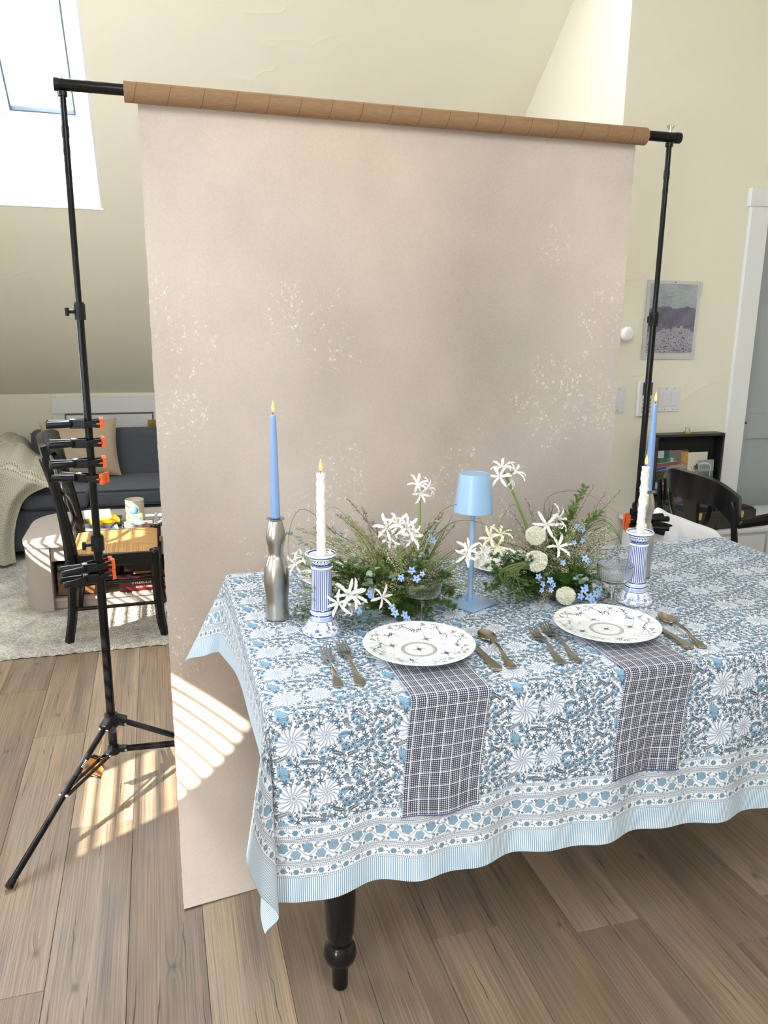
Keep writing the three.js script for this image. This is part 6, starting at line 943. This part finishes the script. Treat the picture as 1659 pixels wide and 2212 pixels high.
// ------------------------------------------------------------------ the right hand wall and what stands before it
{
  const t = thing('wall_console', 'low white storage console under the record player', 'console', [2.62, 0, -3.0]), w = M([0.62, 0.64, 0.67], 0.45);
  part('carcass', box(1.0, 0.58, 0.36, 0, 0.315, 0, 0.004), w, t); part('top', box(1.04, 0.02, 0.385, 0, 0.615, 0.003, 0.004), w, t);
  for (const s of [-1, 1]) { const d = part('drawer', box(0.488, 0.155, 0.018, s * 0.249, 0.515, 0.188, 0.003), w, t); part('pull', box(0.1, 0.012, 0.016, s * 0.249, 0.515, 0.204, 0.003), M([0.3, 0.3, 0.3], 0.3, { metalness: 1 }), d); part('cabinet_door', box(0.488, 0.4, 0.018, s * 0.249, 0.23, 0.188, 0.003), w, t); }
  for (const [a, b] of [[-1, -1], [1, -1], [-1, 1], [1, 1]]) part('foot', box(0.04, 0.026, 0.04, a * 0.45, 0.013, b * 0.14), w, t);
}
const RPY = 0.6255, leather = M([0.012, 0.012, 0.013], 0.42), velvet = M([0.006, 0.006, 0.007], 0.9);
{
  const t = thing('record_player', 'black suitcase record player with its lid open against the wall', 'record player', [2.385, RPY, -2.985]);
  part('case', merge([box(0.37, 0.085, 0.32, 0, 0.0425, 0, 0.008)]), leather, t); part('deck', box(0.352, 0.006, 0.3, 0, 0.088, 0, 0.002), velvet, t);
  const pl = part('platter', rod([-0.045, 0.091, 0.01], [-0.045, 0.1, 0.01], 0.125, 56), M([0.05, 0.045, 0.045], 0.35), t); part('vinyl_disc', rod([-0.045, 0.1, 0.01], [-0.045, 0.1025, 0.01], 0.138, 64), M([0.02, 0.018, 0.019], 0.22, { clearcoat: 0.5 }), pl); part('disc_label', rod([-0.045, 0.1025, 0.01], [-0.045, 0.1032, 0.01], 0.045, 40), M([0.75, 0.55, 0.2], 0.5), pl);
  part('tonearm', merge([rod([0.13, 0.091, -0.1], [0.13, 0.115, -0.1], 0.016, 20), tube([[0.13, 0.118, -0.12], [0.13, 0.118, 0.0], [0.11, 0.112, 0.09], [0.095, 0.108, 0.11]], 0.0035, 20, 8), rod([0.135, 0.091, 0.11], [0.135, 0.1, 0.11], 0.011, 16)]), M([0.12, 0.12, 0.12], 0.3, { metalness: 0.8 }), t);
  const L = [[-0.184, 0.184, 0.085, 0.385]][0], zb = -0.16, lid = part('lid', merge([span(L[0], L[1], 0.088, 0.392, zb - 0.004, zb + 0.004), span(L[0], L[1], 0.38, 0.392, zb, zb + 0.062, 0.002), span(L[0], L[0] + 0.01, 0.088, 0.39, zb, zb + 0.062, 0.002), span(L[1] - 0.01, L[1], 0.088, 0.39, zb, zb + 0.062, 0.002), span(L[0], L[1], 0.088, 0.098, zb, zb + 0.062, 0.002)]), leather, t);
  part('lid_lining', span(L[0] + 0.011, L[1] - 0.011, 0.099, 0.379, zb + 0.004, zb + 0.0055), velvet, lid);
  for (const x of [-0.12, 0.1]) part('latch', merge([box(0.022, 0.02, 0.004, x, 0.07, 0.162, 0.001), box(0.014, 0.012, 0.006, x, 0.056, 0.163, 0.001)]), MAT.brass, t);
  part('clasp', merge([box(0.028, 0.012, 0.02, -0.012, 0.398, zb + 0.04, 0.002), tube([[-0.022, 0.402, zb + 0.04], [-0.025, 0.42, zb + 0.045], [-0.012, 0.415, zb + 0.05], [-0.002, 0.403, zb + 0.045]], 0.0018, 14, 6)]), MAT.brass, lid);
}
function leaningCard(name, label, c, x, y, z, w, h, tilt, turn = 0) {
  const o = solo(name, label, 'card', box(w, h, 0.003).translate(0, h / 2, 0), [M('#d8d4cc', 0.6), M('#d8d4cc', 0.6), M('#d8d4cc', 0.6), M('#d8d4cc', 0.6), M(0xffffff, 0.38, { map: ctex(c) }), M('#d8d4cc', 0.6)], 'cards and sleeves in the record player lid'); o.position.set(x, y, z); o.rotation.set(-tilt, turn, 0); return o;
}
{
  const torn = (x, pts, fill, edge = '#e6e2da') => { for (const [col, off] of [[edge, -3], [fill, 0]]) { x.fillStyle = col; x.beginPath(); pts.forEach(([a, b], i) => { const py = b + off * (i < pts.length / 2 ? 1 : -1); i ? x.lineTo(a, py) : x.moveTo(a, py); }); x.closePath(); x.fill(); } };
  const [c, x] = canvas(512, 600, '#6d6460'); x.fillStyle = '#b9bec2'; x.fillRect(0, 0, 130, 100); x.fillStyle = '#0f5148'; x.fillRect(130, 0, 84, 260); x.fillStyle = '#6e6562'; x.fillRect(214, 0, 190, 180);
  for (let i = 0; i < 900; i++) { const a = rr(0, 300), b = rr(95, 165), k = a / 300; x.fillStyle = `rgb(${20 + 120 * k * rnd()},${40 + 140 * k},${40 + 120 * k})`; x.fillRect(a, b, rr(3, 9), rr(2, 6)); }
  x.fillStyle = '#a8c9b8'; x.beginPath(); x.moveTo(240, 95); x.quadraticCurveTo(330, 130, 240, 168); x.fill(); torn(x, [[0, 176], [150, 170], [330, 150], [400, 200], [160, 215], [0, 232]], '#7d4a40'); torn(x, [[0, 236], [170, 212], [190, 250], [0, 282]], '#1c3b8c'); torn(x, [[180, 236], [512, 205], [512, 250], [190, 272]], '#8b8f92');
  x.fillStyle = '#2c3a14'; x.fillRect(0, 285, 512, 150); for (let i = 0; i < 700; i++) { x.fillStyle = ['#3c4a18', '#22300e', '#55501f', '#1b2609'][i % 4]; x.fillRect(rr(0, 512), rr(270, 435), rr(4, 16), rr(3, 9)); } torn(x, [[180, 262], [262, 268], [310, 322], [280, 330], [240, 290], [215, 340], [190, 320]], '#c79a88');
  torn(x, [[0, 430], [120, 452], [260, 425], [512, 410], [512, 600], [0, 600]], '#a6b0c2'); x.fillStyle = '#1c2a26'; x.fillRect(180, 470, 332, 50); x.fillStyle = '#3f5f70'; x.fillRect(0, 520, 330, 80); x.fillStyle = '#20302e'; x.fillRect(140, 540, 120, 60);
  x.fillStyle = '#a58bb8'; x.beginPath(); x.ellipse(400, 590, 110, 82, 0, Math.PI, 0); x.fill(); x.fillStyle = '#8c1420'; for (let i = 0; i < 14; i++) { x.beginPath(); x.arc(rr(340, 500), rr(560, 596), rr(8, 18), 0, 7); x.fill(); }
  x.fillStyle = '#a87f3c'; x.fillRect(404, 0, 108, 210); for (let i = 0; i < 160; i++) { x.fillStyle = ['#c29a52', '#7a5620', '#d6b472'][i % 3]; x.fillRect(rr(404, 505), rr(20, 205), rr(3, 14), rr(2, 8)); } x.fillStyle = '#5a1c14'; x.fillRect(404, 0, 108, 22);
  x.fillStyle = '#0c0a0c'; x.fillRect(70, 470, 118, 42); x.fillRect(92, 520, 196, 44); x.fillStyle = '#e0505c'; x.font = 'bold 32px sans-serif'; x.fillText('No one', 78, 502); x.fillText('really knows', 100, 552);
  leaningCard('collage_sleeve', 'torn paper collage sleeve reading No one really knows', c, 2.308, RPY + 0.1085, -3.105, 0.178, 0.205, 0.05);
  const [d, y] = canvas(300, 300, '#d9d3c4'); y.strokeStyle = '#4c4a63'; y.lineWidth = 4; for (let i = 0; i < 40; i++) { y.strokeStyle = i % 4 ? '#4c4a63' : '#b03a40'; y.beginPath(); y.arc(150 + rr(-36, 36), 110 + rr(-14, 14), rr(3, 12), rnd() * 6, rnd() * 6); y.stroke(); } y.strokeStyle = '#4c4a63'; y.beginPath(); y.moveTo(75, 100); y.quadraticCurveTo(90, 150, 130, 150); y.lineTo(200, 140); y.moveTo(75, 150); y.quadraticCurveTo(60, 220, 100, 250); y.stroke();
  leaningCard('cream_card', 'cream card with a small ink flower drawing behind the chair', d, 2.455, RPY + 0.1085, -3.118, 0.118, 0.19, 0.04);
  const [e, z] = canvas(256, 256, '#8d989b'); const gr = z.createLinearGradient(0, 60, 0, 256); z.fillStyle = '#5b6b6e'; z.fillRect(0, 90, 256, 166); z.fillStyle = '#3c4b4e'; z.beginPath(); z.moveTo(0, 120); z.quadraticCurveTo(120, 90, 256, 140); z.lineTo(256, 256); z.lineTo(0, 256); z.fill(); z.strokeStyle = '#d5dcdd'; z.lineWidth = 9; z.beginPath(); z.moveTo(6, 34); z.quadraticCurveTo(90, 14, 190, 36); z.quadraticCurveTo(220, 60, 200, 96); z.lineTo(205, 190); z.stroke(); z.fillStyle = '#4a5557'; z.font = 'bold 27px serif'; z.fillText('FLASHBACK', 24, 66);
  leaningCard('grey_card', 'small grey green landscape card in front of the cream card', e, 2.495, RPY + 0.1085, -3.098, 0.085, 0.155, 0.05);
}
// things on the wall
{
  const [c, x] = canvas(480, 640, '#c3c4c4'); for (let j = 0; j < 560; j += 4) for (let i = 0; i < 420; i += 5) { const u = i / 420, v = j / 560, n = fbm(u, v, 5, 6, 55, 4), m = fbm(u, v, 9, 5, 88, 3), sky = v < 0.34 + 0.14 * (n - 0.5), q = v > 0.66 + 0.2 * (m - 0.5); const b = sky ? [132 + 40 * n, 142 + 38 * n, 152 + 30 * n] : q ? [140 + 36 * n, 138 + 34 * n, 152 + 32 * n] : [78 + 55 * n, 78 + 50 * n, 104 + 40 * n]; x.fillStyle = `rgb(${b.map(Math.round)})`; x.fillRect(32 + i, 28 + j, 6, 5); }
  for (let i = 0; i < 380; i++) { const u = rnd(), v = 0.5 + 0.49 * Math.sqrt(rnd()); x.fillStyle = rnd() < 0.75 ? 'rgba(40,40,54,0.75)' : 'rgba(176,176,190,0.7)'; x.fillRect(32 + u * 412, 28 + v * 555, rr(3, 9), rr(4, 9)); }
  for (let i = 0; i < 240; i++) { x.fillStyle = 'rgba(205,214,220,0.22)'; x.fillRect(32 + rnd() * 380, 28 + rnd() * 190, rr(16, 50), 3); } x.strokeStyle = '#70747c'; x.strokeRect(32, 28, 420, 560); x.fillStyle = '#555'; x.fillRect(34, 602, 70, 4);
  const p = thing('art_print', 'unframed grey blue abstract print taped to the wall beside the pole', 'picture', [2.295, 1.53, BACK_Z + 0.003], 0);
  part('paper', sheet(seq(-0.5, 0.5, 12), seq(-0.5, 0.5, 12), (u, v) => V(u * 0.283, v * 0.352, 0.001 + 0.003 * Math.pow(Math.abs(u * 2), 4) + 0.001 * Math.sin(v * 9)), (u, v) => [u + 0.5, v + 0.5]), M(0xffffff, 0.32, { map: ctex(c) }), p);
  part('tape', box(0.012, 0.07, 0.0008, 0.142, 0.14, 0.005), M([0.85, 0.85, 0.85], 0.1, { transmission: 0.5, thickness: 0 }), p); part('pin', new THREE.SphereGeometry(0.0025, 8, 6).translate(0.004, 0.168, 0.004), M([0.1, 0.1, 0.1], 0.4), p);
  const plate = (label, x0, rockers) => { const w = 0.045 * rockers + 0.026, t = thing('light_switch', label, 'switch', [x0, 1.17, BACK_Z + 0.0005], 0, 'wall switches'), m = M([0.70, 0.70, 0.74], 0.35); part('wall_plate', box(w, 0.118, 0.006, 0, 0, 0.003, 0.002), m, t); for (let i = 0; i < rockers; i++) { const rx = (i - (rockers - 1) / 2) * 0.0465; part('rocker', box(0.032, 0.066, 0.006, 0, 0, 0, 0.0015).rotateX(0.07).translate(rx, 0, 0.0075), m, t); for (const s of [-1, 1]) part('screw', rod([rx, s * 0.048, 0.0055], [rx, s * 0.048, 0.0066], 0.003, 10), M([0.3, 0.3, 0.3], 0.3, { metalness: 1 }), t); } };
  plate('white double rocker light switch between print and record player', 2.325, 2); plate('white light switch half hidden by the right edge of the backdrop', 2.05, 1);
  const th = thing('intercom_handset', 'narrow white wall unit with dark screen hidden behind the stand pole', 'thermostat', [2.185, 1.175, BACK_Z + 0.0005]); part('housing', box(0.078, 0.165, 0.02, 0, 0, 0.01, 0.006), M([0.7, 0.7, 0.72], 0.35), th); part('screen', box(0.05, 0.06, 0.002, 0.006, 0.045, 0.0205), M([0.02, 0.02, 0.025], 0.2), th); for (let i = 0; i < 4; i++) part('button', box(0.045, 0.012, 0.003, 0.006, -0.005 - i * 0.018, 0.021, 0.001), M([[0.2, 0.2, 0.22], [0.45, 0.25, 0.1], [0.25, 0.3, 0.4], [0.3, 0.3, 0.3]][i], 0.4), th);
  const k = thing('wall_hook', 'round white knob on the wall beside the backdrop edge', 'hook', [2.045, 1.468, BACK_Z]); part('back_plate', rod([0, 0, 0], [0, 0, 0.01], 0.022, 24), MAT.white, k); part('knob', lathe([[0.008, 0], [0.012, 0.016], [0.026, 0.026], [0.032, 0.042], [0.022, 0.056], [0, 0.06]], 28).rotateX(Math.PI / 2).translate(0, 0, 0.004), MAT.white, k);
}
// black armchair turned away from the table, with a white fleece over its arm
{
  const t = thing('armchair', 'black wooden armchair with curved crest beyond the right table end', 'chair', [2.2, 0, -2.56]), m = MAT.blackWood;
  const crest = sheet(seq(-1, 1, 44), seq(0, 1, 10), (u, v) => { const a = Math.abs(u), hi = 0.955 - 0.06 * Math.pow(a, 3.2), lo = 0.845 - 0.06 * sstep(a, 0.6, 0.98), y = lerp(lo, hi, v); return V(-0.17 - 0.055 * (1 - u * u) - 0.12 * (y - 0.8), y, u * 0.225 + 0.02); });
  part('crest_rail', thick(crest, 0.022), m, t);
  for (const s of [-1, 1]) {
    part('back_leg', tube([[-0.18, 0, s * 0.225], [-0.15, 0.2, s * 0.225], [-0.14, 0.45, s * 0.225], [-0.155, 0.65, s * 0.23], [-0.185, 0.88, s * 0.222]], [0.018, 0.022, 0.02, 0.012], 26, 4), m, t); part('front_leg', tube([[0.27, 0, s * 0.25], [0.25, 0.2, s * 0.245], [0.25, 0.46, s * 0.245]], [0.016, 0.02, 0.023], 14, 4), m, t);
    part('arm', tube([[-0.165, 0.795, s * 0.236], [-0.05, 0.815, s * 0.262], [0.07, 0.83, s * 0.282], [0.17, 0.822, s * 0.288], [0.2, 0.805, s * 0.286]], [0.018, 0.022, 0.024, 0.022, 0.014], 24, 8, 0.7), m, t); part('arm_support', tube([[0.12, 0.815, s * 0.285], [0.16, 0.68, s * 0.282], [0.16, 0.56, s * 0.266], [0.19, 0.44, s * 0.25]], 0.0165, 18, 6), m, t);
    part('seat_rail', bar([-0.14, 0.42, s * 0.225], [0.25, 0.42, s * 0.245], 0.022, 0.05, 0.004), m, t); part('stretcher', rod([-0.15, 0.2, s * 0.225], [0.25, 0.21, s * 0.245], 0.009, 12), m, t);
    part('back_slat', tube([[-0.15, 0.5, s * 0.16], [-0.175, 0.64, s * 0.03], [-0.195, 0.75, -s * 0.09], [-0.2, 0.86, -s * 0.13]], 0.013, 22, 6, 0.5), m, t);
  }
  part('seat_rail', bar([-0.14, 0.42, -0.22], [-0.14, 0.42, 0.22], 0.022, 0.05, 0.004), m, t); part('seat_rail', bar([0.25, 0.42, -0.24], [0.25, 0.42, 0.24], 0.022, 0.05, 0.004), m, t); part('stretcher', rod([-0.15, 0.5, -0.22], [-0.15, 0.5, 0.22], 0.012, 12), m, t);
  part('splat', thick(sheet(seq(-1, 1, 6), seq(0, 1, 12), (u, k) => V(lerp(-0.15, -0.205, k), lerp(0.5, 0.86, k), u * (0.05 - 0.02 * Math.sin(k * 3.1)))), 0.014), m, t);
  const c = rushSeat(); part('seat', sheet(seq(-1, 1, 16), seq(-1, 1, 16), (u, v) => V(u * 0.2 + 0.055, 0.448 + 0.016 * (1 - u ** 6) * (1 - v ** 6), v * 0.235), (u, v) => [(u + 1) / 2, (v + 1) / 2], true), M(0xffffff, 0.75, { map: ctex(c) }), t);
}
{ // a chair pushed to the back of the table under the fleece
  const t = thing('side_chair', 'black chair behind the table, wholly covered by the white fleece', 'chair', [1.88, 0, -2.665]), m = MAT.blackWood;
  for (const s of [-1, 1]) { part('back_leg', tube([[s * 0.15, 0, 0.2], [s * 0.15, 0.4, 0.175], [s * 0.135, s < 0 ? 0.80 : 0.72, 0.2]], 0.018, 18, 4), m, t); part('front_leg', rod([s * 0.19, 0, -0.2], [s * 0.18, 0.44, -0.19], 0.016, 8, 0.02), m, t); }
  part('seat', box(0.4, 0.035, 0.4, 0, 0.445, 0, 0.01), m, t); part('crest_rail', bar([-0.13, 0.775, 0.195], [0.13, 0.70, 0.195], 0.02, 0.05, 0.006), m, t);
}
{
  const fz = (u) => lerp(-2.545, -2.395, u), FZ = -2.48, O = V(1.9, 0.5, FZ), ridge = [[1394, 1190], [1398, 1150], [1407, 1112], [1421, 1092], [1446, 1104], [1472, 1113], [1500, 1124], [1530, 1134], [1549, 1143], [1561, 1160], [1566, 1185]], rc = new THREE.SplineCurve(ridge.map((p, i) => { const q = at(p[0], p[1], fz(i / 10)); return new THREE.Vector2(q.x, q.y); }));
  const g = sheet(seq(0, 1, 70), seq(-1, 1, 50), (u, v) => { const p = rc.getPoint(u), a = Math.abs(v), sl = v > 0 ? 0.012 : 0.06, f = 0.009 * Math.sin(u * 17 + v * 4) + 0.006 * Math.sin(u * 39 - v * 7) + 0.008 * Math.sin((u - 0.3 * v) * 28); return V(p.x + 0.03 * (u - 0.5) * a - 0.02 * Math.sin(u * 9) * a, p.y - a * (p.y - 0.47 - 0.02 * Math.sin(u * 11)) - 0.008 * (1 - a), fz(u) + Math.sign(v) * (0.028 * Math.sqrt(Math.min(1, a * 5)) + sl * a) + f * sstep(a, 0.05, 0.4)); }, undefined, true);
  solo('fleece_blanket', 'crumpled white fleece draped over a chair behind the table', 'blanket', thick(g.translate(-O.x, -O.y, -O.z), 0.004), M([0.88, 0.87, 0.9], 0.95, { sheen: 0.6, sheenColor: new THREE.Color(0.8, 0.8, 0.85) })).position.copy(O);
}

scene.traverse((o) => { if (o.isMesh) { o.castShadow = true; o.receiveShadow = true; } });
renderer.render(scene, camera);
